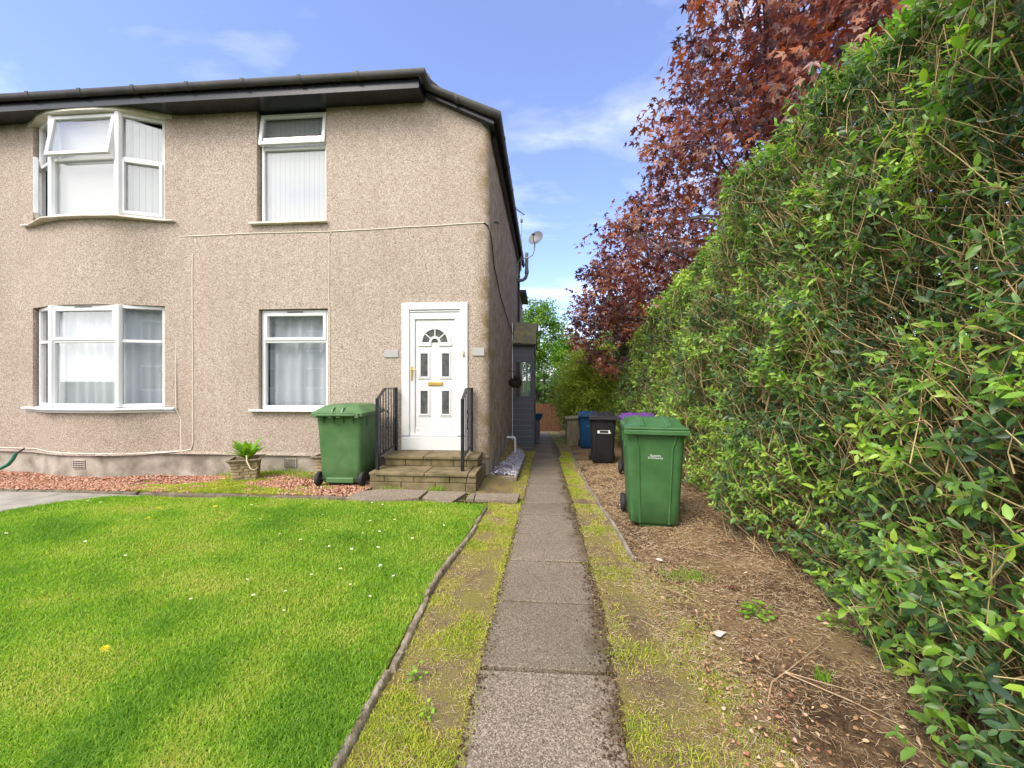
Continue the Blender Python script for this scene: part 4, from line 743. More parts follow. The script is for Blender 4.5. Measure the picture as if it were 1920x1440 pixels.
b = MB().tube([(-0.25, 12.80, 5.90), (-0.28, 12.83, 5.62), (-0.33, 12.85, 5.50), (-0.45, 12.88, 5.44), (-0.72, 12.9, 5.40), (-0.80, 12.9, 5.30), (-0.81, 12.9, 4.75)], 0.018, 8); b.box(-0.87, 12.85, 4.80, -0.80, 12.95, 4.86); b.box(-0.87, 12.85, 5.16, -0.80, 12.95, 5.22); b.build('wall_arm', M['metal'], sdsh, smooth=50)
ae = thing('aerial', (-0.68, 12.95, 5.0), 'thin grey television aerial on a mast above the side gutter', 'aerial', wa=True)
b = MB().tube([(-0.70, 12.95, 5.0), (-0.69, 12.95, 6.9)], 0.014, 6); b.build('mast', M['metal'], ae, smooth=50)
b = MB().tube([(-0.92, 12.8, 7.02), (-0.60, 13.05, 6.88)], 0.016, 6)
for k in range(6): t = k / 5; b.tube([(-0.90 + 0.28 * t - 0.06, 12.82 + 0.22 * t + 0.07, 7.01 - 0.12 * t), (-0.90 + 0.28 * t + 0.06, 12.82 + 0.22 * t - 0.07, 7.01 - 0.12 * t)], 0.005, 4)
b.build('antenna', M['pipe_grey'], ae); b = MB().box(-0.73, 12.91, 6.60, -0.65, 12.99, 6.70); b.build('junction_box', M['dish'], ae, bevel=0.01)
# wicker hanging basket on the side wall
bk = thing('wall_basket', (-0.76, 9.9, 1.35), 'dark half round basket hanging on the side wall before the porch', 'basket', wa=True)
b = MB().lathe([(0.001, -0.15), (0.08, -0.145), (0.14, -0.10), (0.165, 0.0), (0.17, 0.03), (0.155, 0.03), (0.15, 0.0), (0.12, -0.09), (0.001, -0.13)], 18, 'z', (-0.68, 9.9, 1.45)); b.build('bowl', M['basket'], bk, smooth=50)
b = MB()
for i in range(60):
    a = random.uniform(0, 6.28); r_ = random.uniform(0, 0.14); b.tube([(-0.68 + r_ * math.cos(a), 9.9 + r_ * math.sin(a), 1.47), (-0.68 + 1.2 * r_ * math.cos(a), 9.9 + 1.2 * r_ * math.sin(a), 1.50 + random.uniform(0, 0.10))], [0.010, 0.003], 4)
b.build('dry_plant', M['basket'], bk)
b = MB().tube([(-0.86, 9.9, 1.72), (-0.68, 9.9, 1.70), (-0.68, 9.9, 1.66)], 0.010, 6)
for a in (0, 2.1, 4.2): b.tube([(-0.68, 9.9, 1.67), (-0.68 + 0.16 * math.cos(a), 9.9 + 0.16 * math.sin(a), 1.47)], 0.004, 4)
b.build('bracket', M['iron'], bk)
# garden hose at the far left
b = MB().tube([(-8.50, YF - 0.36, 0.37), (-8.60, YF - 0.40, 0.29)], 0.014, 8); 
hs = thing('garden_hose', (-8.2, 5.85, 0.0), 'green garden hose hooked on the wall at the left edge', 'hose', wa=True); b.build('nozzle', M['gutter'], hs)
b = MB().tube([(-8.60, YF - 0.40, 0.29), (-8.625, YF - 0.42, 0.20), (-8.68, YF - 0.44, 0.12), (-8.78, YF - 0.46, 0.06), (-8.95, YF - 0.5, 0.05), (-9.6, YF - 0.6, 0.05)], 0.026, 8); b.build('hose', M['hose'], hs, smooth=50)

# front steps and railings -------------------------------------------
st = thing('front_steps', (-1.65, 5.7, 0), 'mossy stone front steps rising to the white door', 'steps', wa=True)
def course(x0, x1, y, z0, z1, cuts, dpt):
    b = MB(); c = [x0] + [x0 + (x1 - x0) * k for k in cuts] + [x1]
    for a, e in zip(c[:-1], c[1:]): b.box(a + 0.003, y + random.uniform(-0.004, 0.004), z0, e - 0.003, y + dpt, z1)
    return b
b = course(-2.39, -0.90, 5.36, -0.05, 0.088, [0.3, 0.62, 0.9], 0.16); c2_ = course(-2.39, -0.90, 5.365, 0.094, 0.178, [0.14, 0.42, 0.75, 0.91], 0.16); b.v, b.f = b.v + c2_.v, b.f + [[i + len(b.v) for i in f] for f in c2_.f]
b.box(-2.385, 5.525, -0.05, -0.905, 6.30, 0.17); b.build('lower_riser', M['step'], st, bevel=0.008, seg=2)
b = MB()
for x0, x1 in ((-2.31, -1.62), (-1.612, -1.02), (-1.01, -0.905)): b.box(x0, 5.345, 0.180, x1, 5.86, 0.224)
b.box(-2.40, 5.36, 0.180, -2.318, 5.86, 0.222); b.build('lower_tread', M['step'], st, bevel=0.010, seg=2)
b = course(-2.34, -0.95, 5.79, 0.226, 0.325, [0.22, 0.5, 0.74, 0.88], 0.12); b.box(-2.335, 5.912, 0.222, -0.955, 6.30, 0.322); b.build('upper_riser', M['step'], st, bevel=0.008, seg=2)
b = MB().box(-2.35, 5.765, 0.327, -1.76, 6.272, 0.370); b.box(-1.752, 5.765, 0.327, -0.94, 6.272, 0.369); b.build('landing', M['step'], st, bevel=0.010, seg=2)
def railing(x, label):
    r_ = thing('handrail', (x, 5.9, 0.3), label, 'handrail', 'iron handrails on the front steps', wa=True); y0, y1, yk = 5.52, 6.24, 5.80
    zt = lambda y: 1.225 + (1.37 - 1.225) * min(1, (y - y0) / (yk - y0)); zb = lambda y: 0.40 + (0.46 - 0.40) * (y - y0) / (y1 - y0)
    for y, z0, z1 in ((y0, 0.224, 1.235), (y1, 0.37, 1.372)): MB().box(x - 0.022, y - 0.022, z0, x + 0.022, y + 0.022, z1).build('post', M['iron'], r_, bevel=0.004)
    b = MB()
    for a, c in ((y0, yk), (yk, y1)): b.loft([[(x - 0.02, y, zt(y) - 0.006), (x + 0.02, y, zt(y) - 0.006), (x + 0.02, y, zt(y) + 0.008), (x - 0.02, y, zt(y) + 0.008)] for y in (a, c)])
    b.build('top_rail', M['iron'], r_)
    b = MB(); b.loft([[(x - 0.016, y, zb(y)), (x + 0.016, y, zb(y)), (x + 0.016, y, zb(y) + 0.012), (x - 0.016, y, zb(y) + 0.012)] for y in (y0, y1)]); b.build('bottom_rail', M['iron'], r_)
    for k in range(6):
        y = y0 + (y1 - y0) * (k + 1) / 7; MB().box(x - 0.006, y - 0.006, zb(y), x + 0.006, y + 0.006, zt(y)).build('baluster', M['iron'], r_)
    for yc_, s in ((y0 + (y1 - y0) * 3.5 / 7, 1.0), (y0 + (y1 - y0) * 0.5 / 7, 0.8), (y0 + (y1 - y0) * 6.5 / 7, 0.8)):
        b = MB(); pts = []
        for k in range(33):
            t = -1 + 2 * k / 32; a = t * 5.2; rr = 0.045 * (1 - 0.62 * abs(t)) * s
            pts.append((x, yc_ + math.copysign(1, t) * 0.018 * s * (abs(t) > 0.1) + rr * math.sin(a) * 0.9, 0.90 + 0.165 * s * math.tanh(t * 2.6) * 0.9 + rr * (math.cos(a) - 1) * 0.6 * math.copysign(1, t)))
        b.tube(pts, 0.0085, 5); b.build('scroll', M['iron'], r_, smooth=60)
railing(-2.345, 'black iron handrail beside the left green bin'); railing(-1.12, 'black iron handrail on the right side near the house corner')

# slate-chip border along the side wall
b = MB().prism([(-0.875, 6.55), (-0.42, 6.42), (-0.40, 9.4), (-0.55, 10.3), (-0.875, 10.6)], -0.42, -0.06); b.v = [(x, y, (float(gz(y, 0.5)) + (0.085 if z > -0.2 else -0.2))) for x, y, z in b.v]
tag(b.build('slate_border', M['pale_kerb'], bevel=0.01), 'low kerbed border of slate beside the side wall', 'border', None, 'structure')
n = 2600; y = rng.uniform(6.5, 10.3, n); x = rng.uniform(-0.86, np.interp(y, [6.4, 9.4, 10.3], [-0.43, -0.42, -0.57])); d = rng.normal(size=(n, 3)); d[:, 2] *= 0.3; k = rng.normal(size=(n, 3)) * 0.55; k[:, 2] += 1
V, q, t, a = instances(np.array(oct_v) * [1, 0.6, 0.16], None, oct_t, np.stack([x, y, gz(y, 0.5) + 0.095 + rng.uniform(0, 0.05, n) * np.clip((-0.45 - x) * 4, 0, 1)], 1), d, k, rng.uniform(0.02, 0.042, n), rng.uniform(0, 1, n))
o = np_mesh('slate_chippings', V, q, t, a, M['chip']); tag(o, 'pale violet slate chippings heaped along the side wall', 'slate chippings', None, 'stuff')

# porch ---------------------------------------------------------------
PY, PX0, PX1, PB = 10.95, -0.84, -0.235, -0.50
po = thing('porch', (-0.5, 11.5, PB), 'narrow blue grey boarded porch with a mossy felt roof', 'porch', wa=True)
b = MB(); PT = 2.46
def boards(b, x0, x1, z0, z1, y, n_):
    h_ = (z1 - z0) / n_
    for i in range(n_): b.box(x0, y, z0 + i * h_, x1, y + 0.03, z0 + (i + 1) * h_ - 0.012)
boards(b, PX0 + 0.02, PX1 - 0.06, PB, 1.02, PY, 10); b.build('boarding', M['porch'], po, bevel=0.004); b = MB(); boards(b, PX0 + 0.02, PX1 - 0.06, 2.06, PT, PY, 3)
b.build('boarding', M['porch'], po, bevel=0.004); b = MB(); b.box(PX1 - 0.028, PY + 0.02, PB, PX1 - 0.005, PY + 2.0, 0.98); b.build('boarding', M['porch'], po, bevel=0.004); b = MB(); b.box(PX1 - 0.028, PY + 0.02, 2.1, PX1 - 0.005, PY + 2.0, PT); b.build('boarding', M['porch'], po, bevel=0.004)
b = MB(); b.box(PX0 + 0.02, PY + 0.008, PB, PX1 - 0.06, PY + 0.026, 1.02); b.box(PX0 + 0.02, PY + 0.008, 2.06, PX1 - 0.06, PY + 0.026, PT); b.build('groove', M['line'], po)
b = MB(); b.box(PX1 - 0.058, PY - 0.015, PB, PX1, PY + 0.06, PT); b.box(PX0 + 0.02, PY - 0.008, 1.0, PX0 + 0.10, PY + 0.05, 2.08); b.box(PX1 - 0.11, PY - 0.008, 1.0, PX1 - 0.06, PY + 0.05, 2.08); b.box(PX0 + 0.10, PY - 0.008, 1.0, PX1 - 0.11, PY + 0.05, 1.05); b.box(PX0 + 0.10, PY - 0.008, 1.98, PX1 - 0.11, PY + 0.05, 2.08); b.build('frame', M['porch'], po, bevel=0.005); b = MB().box(PX1 - 0.06, PY + 1.95, PB, PX1, PY + 2.01, PT); b.build('post', M['porch'], po, bevel=0.005); b = MB(); b.box(PX0 + 0.02, PY + 1.97, 1.0, PX0 + 0.10, PY + 2.01, PT); b.build('post', M['porch'], po, bevel=0.005)
MB().box(PX0 + 0.10, PY + 0.012, 1.05, PX1 - 0.11, PY + 0.020, 1.98).build('pane', M['glass'], po)
b = MB(); b.box(PX1 - 0.30, PY + 1.9, 0.2, PX1 - 0.25, PY + 1.96, 2.2); b.build('inner_door_frame', M['upvc'], po)
b = MB(); rp = [(PX0 + 0.02, PY - 0.16, PT + 0.03), (PX1 + 0.05, PY - 0.16, PT - 0.0), (PX1 + 0.05, PY + 0.75, PT + 0.66), (PX0 + 0.06, PY + 0.75, PT + 0.70)]
b.add(rp + [(x, y, z + 0.03) for x, y, z in rp], [(0, 1, 2, 3), (7, 6, 5, 4), (0, 4, 5, 1), (1, 5, 6, 2), (2, 6, 7, 3), (3, 7, 4, 0)])
rp = [(PX0 + 0.06, PY + 0.752, PT + 0.66), (PX1 + 0.05, PY + 0.752, PT + 0.62), (PX1 + 0.05, PY + 2.2, PT), (PX0 + 0.02, PY + 2.2, PT)]
b.add(rp + [(x, y, z + 0.03) for x, y, z in rp], [(0, 1, 2, 3), (7, 6, 5, 4), (0, 4, 5, 1), (1, 5, 6, 2), (2, 6, 7, 3), (3, 7, 4, 0)]); b.build('roof', M['felt'], po)
b = MB().box(PX0 + 0.03, PY - 0.13, PT - 0.03, PX1 + 0.04, PY - 0.10, PT + 0.02); b.box(PX1 + 0.0, PY - 0.05, PT - 0.24, PX1 + 0.03, PY + 2.0, PT - 0.01); b.build('fascia', M['fascia'], po)
b = MB().box(PX0 - 0.0, PY - 0.03, -0.35, PX0 + 0.018, PY + 0.0, 3.05); b.build('edge_trim', M['pipe'], po)

# ------------------------------------------------------------------ wheelie bins
def rrect(w_, d_, r_, z, cy=0.0, n=4):
    pts = []
    for (sx, sy, a0) in ((1, 1, 0), (-1, 1, 90), (-1, -1, 180), (1, -1, 270)):
        for k in range(n + 1):
            a = R(a0 + 90 * k / n); pts.append((sx * (w_ / 2 - r_) + r_ * math.cos(a), cy + sy * (d_ / 2 - r_) + r_ * math.sin(a), z))
    return pts
def wheelie_bin(loc, rz, body_m, lid_m, label, w_=0.58, d_=0.72, h=1.0, lid='dome', group='wheelie bins'):
    """local: front towards -y, wheels and hinge at +y"""
    t = thing('wheelie_bin', loc, label, 'wheelie bin', group, rz)
    wb, db = w_ * 0.78, d_ * 0.70; zt = h * 0.93; lx_ = lambda z: wb + (w_ * 0.94 - wb) * (z / zt)
    b = MB(); rings = []
    for z in (0.03, 0.06, 0.30, 0.6, zt - 0.12, zt - 0.03):
        k = z / zt; ww = wb + (w_ * 0.94 - wb) * k; dd = db + (d_ * 0.90 - db) * k
        rings.append(rrect(ww, dd, 0.055 + 0.015 * k, z, -0.02 * k))
    rings[0] = rrect(wb - 0.05, db - 0.05, 0.05, 0.03)
    b.loft(rings); bo = b.build('body', body_m, t, smooth=45)
    b = MB(); b.loft([rrect(w_ * 0.955, d_ * 0.925, 0.07, zt - 0.035, -0.02), rrect(w_ * 0.985, d_ * 0.95, 0.07, zt - 0.025, -0.02), rrect(w_ * 0.985, d_ * 0.95, 0.07, zt + 0.008, -0.02)]); b.build('rim', body_m, bo, smooth=45)
    b = MB()                                                     # flutes on the front and gussets below the rim
    for sx in (-1, 1):
        for y_, s_ in ((-1, 1), (1, 0.7)):
            pts = []
            for z in (0.05, zt - 0.16, zt - 0.10, zt - 0.045):
                k = z / zt; ww = wb + (w_ * 0.94 - wb) * k; dd = db + (d_ * 0.90 - db) * k
                off = 0.58 if z < zt - 0.12 else 0.66
                pts.append((sx * ww / 2 * off, y_ * dd / 2 - 0.02 * k, z))
            if y_ < 0: MB().tube(pts, [0.010, 0.011, 0.012, 0.014], 6).build('flute', body_m, bo, smooth=45)
        b = MB().box(sx * w_ * 0.47 - 0.006, -d_ * 0.30, zt - 0.17, sx * w_ * 0.47 + 0.006, -d_ * 0.28, zt - 0.03); b.build('rib', body_m, bo); b = MB()
        b.box(sx * w_ * 0.47 - 0.006, d_ * 0.20, zt - 0.17, sx * w_ * 0.47 + 0.006, d_ * 0.22, zt - 0.03); b.build('rib', body_m, bo)
    for i in range(4 if lid == 'hip' else 2):
        xx = (-0.30 + 0.2 * i) * w_ if lid == 'hip' else (-0.2 + 0.4 * i) * w_
        b = MB(); b.add([(xx - 0.008, d_ * 0.42, zt - 0.13), (xx + 0.008, d_ * 0.42, zt - 0.13), (xx + 0.008, d_ * 0.49, zt - 0.02), (xx - 0.008, d_ * 0.49, zt - 0.02), (xx - 0.008, d_ * 0.40, zt - 0.02), (xx + 0.008, d_ * 0.40, zt - 0.02)], [(0, 1, 2, 3), (3, 2, 5, 4), (0, 3, 4), (1, 5, 2)]); b.build('rib', body_m, bo)
    # lid
    b = MB(); L0 = zt + 0.012
    if lid == 'dome':
        rings = []; n = 15; yb, yf = d_ * 0.46, -d_ * 0.52
        for i in range(n):
            s = i / (n - 1); y = yb + (yf - yb) * s; z = L0 + 0.035 + 0.060 * math.sin(math.pi * (0.10 + 0.90 * s)) ** 0.8
            hw = w_ / 2 * (1.0 if 0 < i < n - 1 else 0.985)
            prof = [(-hw, L0 - 0.02), (-hw, L0 + 0.022), (-hw + 0.025, L0 + 0.030), (-hw + 0.055, z - 0.004), (-hw + 0.14, z), (-hw + 0.155, z + 0.012), (-hw + 0.19, z + 0.012), (-hw + 0.205, z), (hw - 0.205, z), (hw - 0.19, z + 0.012), (hw - 0.155, z + 0.012), (hw - 0.14, z), (hw - 0.055, z - 0.004), (hw - 0.025, L0 + 0.030), (hw, L0 + 0.022), (hw, L0 - 0.02)]
            rings.append([(x, y, zz) for x, zz in prof])
        b.loft(rings); lo = b.build('lid', lid_m, t, smooth=35)
        b = MB().box(-w_ / 2 - 0.004, -d_ * 0.545, L0 - 0.045, w_ / 2 + 0.004, -d_ * 0.50, L0 + 0.002); b.box(-w_ / 2 + 0.0, -d_ * 0.535, L0 + 0.004, w_ / 2, -d_ * 0.50, L0 + 0.028); b.build('lip', lid_m, lo, bevel=0.008, seg=2)
    else:
        a0 = rrect(w_ * 1.06, d_ * 1.04, 0.04, L0 - 0.03, -0.01, 2); a1 = rrect(w_ * 1.06, d_ * 1.04, 0.04, L0 + 0.015, -0.01, 2); a2 = rrect(w_ * 0.72, d_ * 0.66, 0.03, L0 + 0.105, 0.0, 2); a3 = rrect(w_ * 0.60, d_ * 0.50, 0.03, L0 + 0.118, 0.0, 2)
        b.loft([a0, a1, a2, a3]); lo = b.build('lid', lid_m, t, smooth=25)
        b = MB()
        for sx in (-0.10, 0.10): b.add([(sx * w_ - 0.012, d_ * 0.50, L0 + 0.02), (sx * w_ + 0.012, d_ * 0.50, L0 + 0.02), (sx * w_ + 0.012, d_ * 0.30, L0 + 0.10), (sx * w_ - 0.012, d_ * 0.30, L0 + 0.10), (sx * w_ - 0.012, d_ * 0.46, L0 + 0.075), (sx * w_ + 0.012, d_ * 0.46, L0 + 0.075)], [(0, 1, 5, 4), (4, 5, 2, 3), (0, 4, 3), (1, 2, 5)])
        b.build('lid_ridges', lid_m, lo)
        for sx in (-0.42, -0.06, 0.10, 0.40): MB().box(sx * w_ - 0.03, d_ * 0.515, L0 - 0.05, sx * w_ + 0.03, d_ * 0.545, L0 + 0.012).build('hinge', lid_m, lo, bevel=0.005)
    b = MB().tube([(-w_ * 0.38, d_ * 0.47, zt - 0.01), (-w_ * 0.38, d_ * 0.545, zt + 0.0), (w_ * 0.38, d_ * 0.545, zt + 0.0), (w_ * 0.38, d_ * 0.47, zt - 0.01)], 0.016, 8); b.build('handle', body_m, t, smooth=45)
    # foot, axle and wheels
    ya = db / 2 + 0.0
    b = MB().box(-wb * 0.36, ya - 0.06, 0.045, wb * 0.36, ya + 0.035, 0.12); b.box(-wb * 0.30, -db / 2 + 0.03, 0.0, wb * 0.30, db / 2 - 0.12, 0.04); b.build('foot', body_m, bo, bevel=0.012, seg=2)
    MB().tube([(-w_ * 0.46, ya, 0.10), (w_ * 0.46, ya, 0.10)], 0.012, 8).build('axle', M['tyre'], t)
    for sx in (-1, 1):
        b = MB().lathe([(0.055, -0.018), (0.088, -0.026), (0.098, -0.016), (0.100, 0.0), (0.098, 0.016), (0.088, 0.026), (0.055, 0.018)], 24, 'x', (sx * w_ * 0.445, ya, 0.10)); wh = b.build('wheel', M['tyre'], t, smooth=40)
        MB().lathe([(0.012, -0.03), (0.03, -0.026), (0.06, -0.020), (0.06, 0.020), (0.03, 0.026), (0.012, 0.03)], 18, 'x', (sx * w_ * 0.445, ya, 0.10)).build('hub', M['tyre'], wh, smooth=40)
    return t, bo, dict(wb=wb, db=db, zt=zt, w=w_, d=d_)
def front_frame(g, z):
    """front face point and slope at height z"""
    k = z / g['zt']; dd = g['db'] + (g['d'] * 0.90 - g['db']) * k; return -dd / 2 - 0.02 * k - 0.0025
def front_tilt(g): return math.atan((front_frame(g, 0.9) - front_frame(g, 0.3)) / 0.6)
t, bo, gm = wheelie_bin((1.145, 4.36, float(gz(4.3)) + 0.012), R(-7), M['bin_green'], M['bin_green'], 'clean green wheelie bin with white lettering on its front, by the hedge', 0.60, 0.74, 1.06)
def small_caps(words, size, z, parent, g, x=0.0):
    cu = bpy.data.curves.new('lettering', 'FONT'); cu.body = words; cu.size = size; cu.align_x = 'CENTER'; cu.align_y = 'CENTER'; cu.extrude = 0.0006; cu.small_caps_scale = 0.74
    for i, ch in enumerate(words):
        if ch.islower(): cu.body_format[i].use_small_caps = True
    tmp = bpy.data.objects.new('text', cu); COL.objects.link(tmp); me = bpy.data.meshes.new_from_object(tmp.evaluated_get(bpy.context.evaluated_depsgraph_get())); bpy.data.objects.remove(tmp)
    me.name = 'lettering'; me.materials.clear(); me.materials.append(M['white']); o = bpy.data.objects.new('lettering', me); link(o, parent)
    o.location = (x, front_frame(g, z) - 0.0005, z); o.rotation_euler = (R(90) - front_tilt(g) * -1, 0, 0); return o
small_caps('Glasgow', 0.027, 0.742, bo, gm, 0.0); small_caps('CityCouncil', 0.027, 0.719, bo, gm, 0.0)
MB().box(-gm['w'] * 0.455, 0.06, 0.80, -gm['w'] * 0.455 + 0.005, 0.085, 0.815).build('sticker', M['white'], bo)
t2, bo2, g2_ = wheelie_bin((-2.845, 5.72, 0.01), R(3), M['bin_green2'], M['bin_green2'], 'faded green wheelie bin standing on gravel, its back and two wheels showing', 0.70, 0.86, 1.08, 'hip')
t2.rotation_euler[2] = R(180 + 2)
b = MB()
for i in range(5): b.box(-0.012 + 0.004 * abs(i - 2) - 0.008, g2_['d'] * 0.435, 0.865 + i * 0.006, 0.012 - 0.004 * abs(i - 2) + 0.008, g2_['d'] * 0.437, 0.868 + i * 0.006)
b.build('faint_mark', M['bin_green'], bo2)
t3, bo3, g3 = wheelie_bin((1.27, 8.72, float(gz(8.6)) + 0.02), R(-5), M['bin_black'], M['bin_black'], 'black wheelie bin with a white printed label on its front', 0.56, 0.68, 1.04)
b = MB(); b.T = Matrix.Translation((0.02, front_frame(g3, 0.70) - 0.001, 0.70)) @ Matrix.Rotation(front_tilt(g3), 4, 'X')
bars = [(-0.07, 0.115, 0.07, 0.123)] + [(-0.10 + 0.2 * i / 9, 0.055 + (0.012 if i % 3 == 1 else 0), -0.10 + 0.2 * i / 9 + 0.015, 0.10 - (0.01 if i % 4 == 2 else 0)) for i in range(10)] + [(-0.10, 0.025, 0.10, 0.040), (-0.10, -0.035, -0.065, 0.012), (0.065, -0.035, 0.10, 0.020), (-0.065, -0.035, 0.065, -0.028), (-0.065, 0.010, 0.065, 0.016)]
for x0, z0, x1, z1 in bars: b.box(x0 * 1.35, -0.0015, z0 * 1.25, x1 * 1.35 - (0.009 if x1 - x0 < 0.02 else 0), 0.0, z1 * 1.25)
b.build('label', M['white'], bo3)
t4, bo4, g4 = wheelie_bin((1.31, 11.75, float(gz(11.6)) + 0.02), R(-4), M['bin_blue'], M['bin_blue'], 'blue wheelie bin between the black bin and the board box', 0.58, 0.72, 1.02)
b = MB(); b.T = Matrix.Translation((-0.02, front_frame(g4, 0.66) - 0.001, 0.66)) @ Matrix.Rotation(front_tilt(g4), 4, 'X'); b.box(-0.08, -0.0015, 0.045, 0.10, 0, 0.062); b.box(-0.05, -0.0015, -0.01, 0.10, 0, 0.006); b.build('lettering', M['print_blue'], bo4)
wheelie_bin((1.60, 6.9, float(gz(6.6)) + 0.02), R(-3), M['bin_black'], M['bin_purple'], 'wheelie bin with a purple lid, mostly hidden by the right green bin', 0.58, 0.70, 1.04)

# board box, gate, small blue thing ------------------------------------
bx = thing('board_box', (1.1, 12.9, float(gz(12.9))), 'weathered grey board box with a sloping lid before the far shrub', 'box', wa=True); zb = float(gz(12.9)) - 0.02
for i in range(6): MB().box(0.74 + i * 0.115, 12.45, zb, 0.74 + i * 0.115 + 0.108, 12.48, zb + 0.86).build('board', M['greywood'], bx, bevel=0.003)
b = MB()
for i in range(6): b.box(0.74, 12.485 + i * 0.12, zb, 0.765, 12.485 + i * 0.12 + 0.113, zb + 0.86)
b.build('side_boards', M['greywood'], bx, bevel=0.003)
b = MB(); b.box(1.405, 12.485, zb, 1.43, 13.2, zb + 0.86); b.box(0.77, 13.18, zb, 1.40, 13.21, zb + 0.86); b.build('back_boards', M['greywood'], bx)
b = MB(); b.add([(0.70, 12.41, zb + 0.87), (1.46, 12.41, zb + 0.93), (1.46, 13.25, zb + 0.93), (0.70, 13.25, zb + 0.87), (0.70, 12.41, zb + 0.895), (1.46, 12.41, zb + 0.955), (1.46, 13.25, zb + 0.955), (0.70, 13.25, zb + 0.895)], [(0, 3, 2, 1), (4, 5, 6, 7), (0, 1, 5, 4), (1, 2, 6, 5), (2, 3, 7, 6), (3, 0, 4, 7)]); b.build('lid', M['greywood'], bx)
gt = thing('wooden_gate', (0.1, 19.6, -1.03), 'brown board gate closing the far end of the path', 'gate', wa=True)
for i in range(14): MB().box(-0.95 + i * 0.125, 19.6, -1.05, -0.95 + i * 0.125 + 0.110, 19.63, 0.33 + 0.02 * math.sin(i * 1.7)).build('board', M['wood'], gt)
b = MB(); b.box(-0.95, 19.635, -0.75, 0.80, 19.67, -0.65); b.box(-0.95, 19.635, 0.0, 0.80, 19.67, 0.1); b.build('rail', M['wood'], gt)
for xx in (-1.04, 0.80): MB().box(xx, 19.58, -1.05, xx + 0.09, 19.68, 0.42).build('post', M['wood'], gt)
b = MB().lathe([(0.02, 0.0), (0.10, 0.03), (0.14, 0.12), (0.145, 0.19), (0.155, 0.20), (0.155, 0.215), (0.13, 0.215), (0.12, 0.10), (0.02, 0.04)], 16, 'z', (-0.16, 13.3, 0.16)); tag(b.build('blue_tub', M['bin_blue'], smooth=45), 'small blue tub jutting out past the porch corner', 'tub')
b = MB().box(-0.30, 13.1, -0.64, -0.10, 13.5, 0.16); tag(b.build('tub_stand', M['porch'], bevel=0.01), 'low blue grey stand under the small blue tub behind the porch', 'stand')

M['litterstalk'] = mat('dry_stalk', (0.42, 0.36, 0.22), None, 0.8)
# planters --------------------------------------------------------------
def planter(loc, rz, label):
    t = thing('planter', loc, label, 'planter', 'stone block planters', rz); b = MB()
    n = 6
    for i in range(n):
        z0, z1 = i * 0.048, (i + 1) * 0.048 - 0.005; s0, s1 = 0.150 + 0.030 * (i / n), 0.150 + 0.030 * ((i + 1) / n)
        for k in range(4):
            T_ = Matrix.Rotation(R(90 * k), 4, 'Z'); cuts = [-1, -0.35 + 0.3 * ((i + k) % 2), 0.35 + 0.2 * ((i * 3 + k) % 2), 1]
            for a, c in zip(cuts[:-1], cuts[1:]):
                b.T = T_; o_ = random.uniform(-0.004, 0.006); g_ = 0.003
                b.add([(a * s0 + g_, -s0 - o_, z0), (c * s0 - g_, -s0 - o_, z0), (c * s0 - g_, -s0 + 0.05, z0), (a * s0 + g_, -s0 + 0.05, z0), (a * s1 + g_, -s1 - o_, z1), (c * s1 - g_, -s1 - o_, z1), (c * s1 - g_, -s1 + 0.05, z1), (a * s1 + g_, -s1 + 0.05, z1)], [(0, 3, 2, 1), (4, 5, 6, 7), (0, 1, 5, 4), (1, 2, 6, 5), (2, 3, 7, 6), (3, 0, 4, 7)])
    b.T = None; b.build('stone_body', M['step2'], t, bevel=0.006)
    b = MB(); b.loft([rrect(0.38, 0.38, 0.01, 0.286, 0, 1), rrect(0.44, 0.44, 0.01, 0.318, 0, 1), rrect(0.44, 0.44, 0.01, 0.332, 0, 1), rrect(0.36, 0.36, 0.01, 0.332, 0, 1), rrect(0.34, 0.34, 0.01, 0.30, 0, 1)]); b.build('rim', M['kerb'], t)
    b = MB(); b.loft([rrect(0.29, 0.29, 0.01, 0.005, 0, 1), rrect(0.345, 0.345, 0.01, 0.302, 0, 1)]); b.build('soil', M['soil'], t); return t
M['step2'] = mat('planter_stone', (0.14, 0.115, 0.055), (0.42, 0.34, 0.20), 0.93, 9, 0.32, 0.68, 50, 0.5, 0.006)
planter((-4.52, 5.78, -0.02), R(28), 'square stone planter holding a bright green leafy plant'); planter((-3.32, 6.04, 0.0), R(4), 'square stone planter half hidden behind the left green bin')
def rosette(name, c, n_, L0, w_, up, label, cat, m, group=None, spread=1.0):
    """a clump of long leaves rising from one point"""
    V = []; Q = []; A = []
    for i in range(n_):
        a = rng.uniform(0, 2 * np.pi); el = rng.uniform(up, 1.35); ln = L0 * rng.uniform(0.6, 1.1); d = np.array([np.cos(a), np.sin(a), 0]); s = np.array([-np.sin(a), np.cos(a), 0]); b0 = len(V); r_ = rng.uniform(0, 1)
        for k in range(6):
            t = k / 5; e = el - t * t * 0.9 * spread; p = np.array(c) + d * (ln * t * np.cos(el - 0.4 * t)) + np.array([0, 0, 1]) * ln * (t * np.sin(el) - 0.35 * spread * t * t * (1.4 - el)); wd = w_ * np.sin(np.pi * (0.12 + 0.86 * t)) * (0.5 + t * 0.8)
            V += [p - s * wd + [0, 0, 0.15 * wd], p, p + s * wd + [0, 0, 0.15 * wd]]; A += [r_] * 3
        for k in range(5):
            for j in (0, 1): Q.append([b0 + 3 * k + j, b0 + 3 * k + j + 1, b0 + 3 * k + j + 4, b0 + 3 * k + j + 3])
    V = np.array(V); loc = np.array(c); o = np_mesh(name, V - loc, np.array(Q), None, A, m, None, True); o.location = loc; return tag(o, label, cat, group)
rosette('leafy_plant', (-4.50, 5.78, 0.28), 40, 0.33, 0.050, 0.70, 'bright green leafy plant sprouting from the stone planter', 'plant', M['weed'])
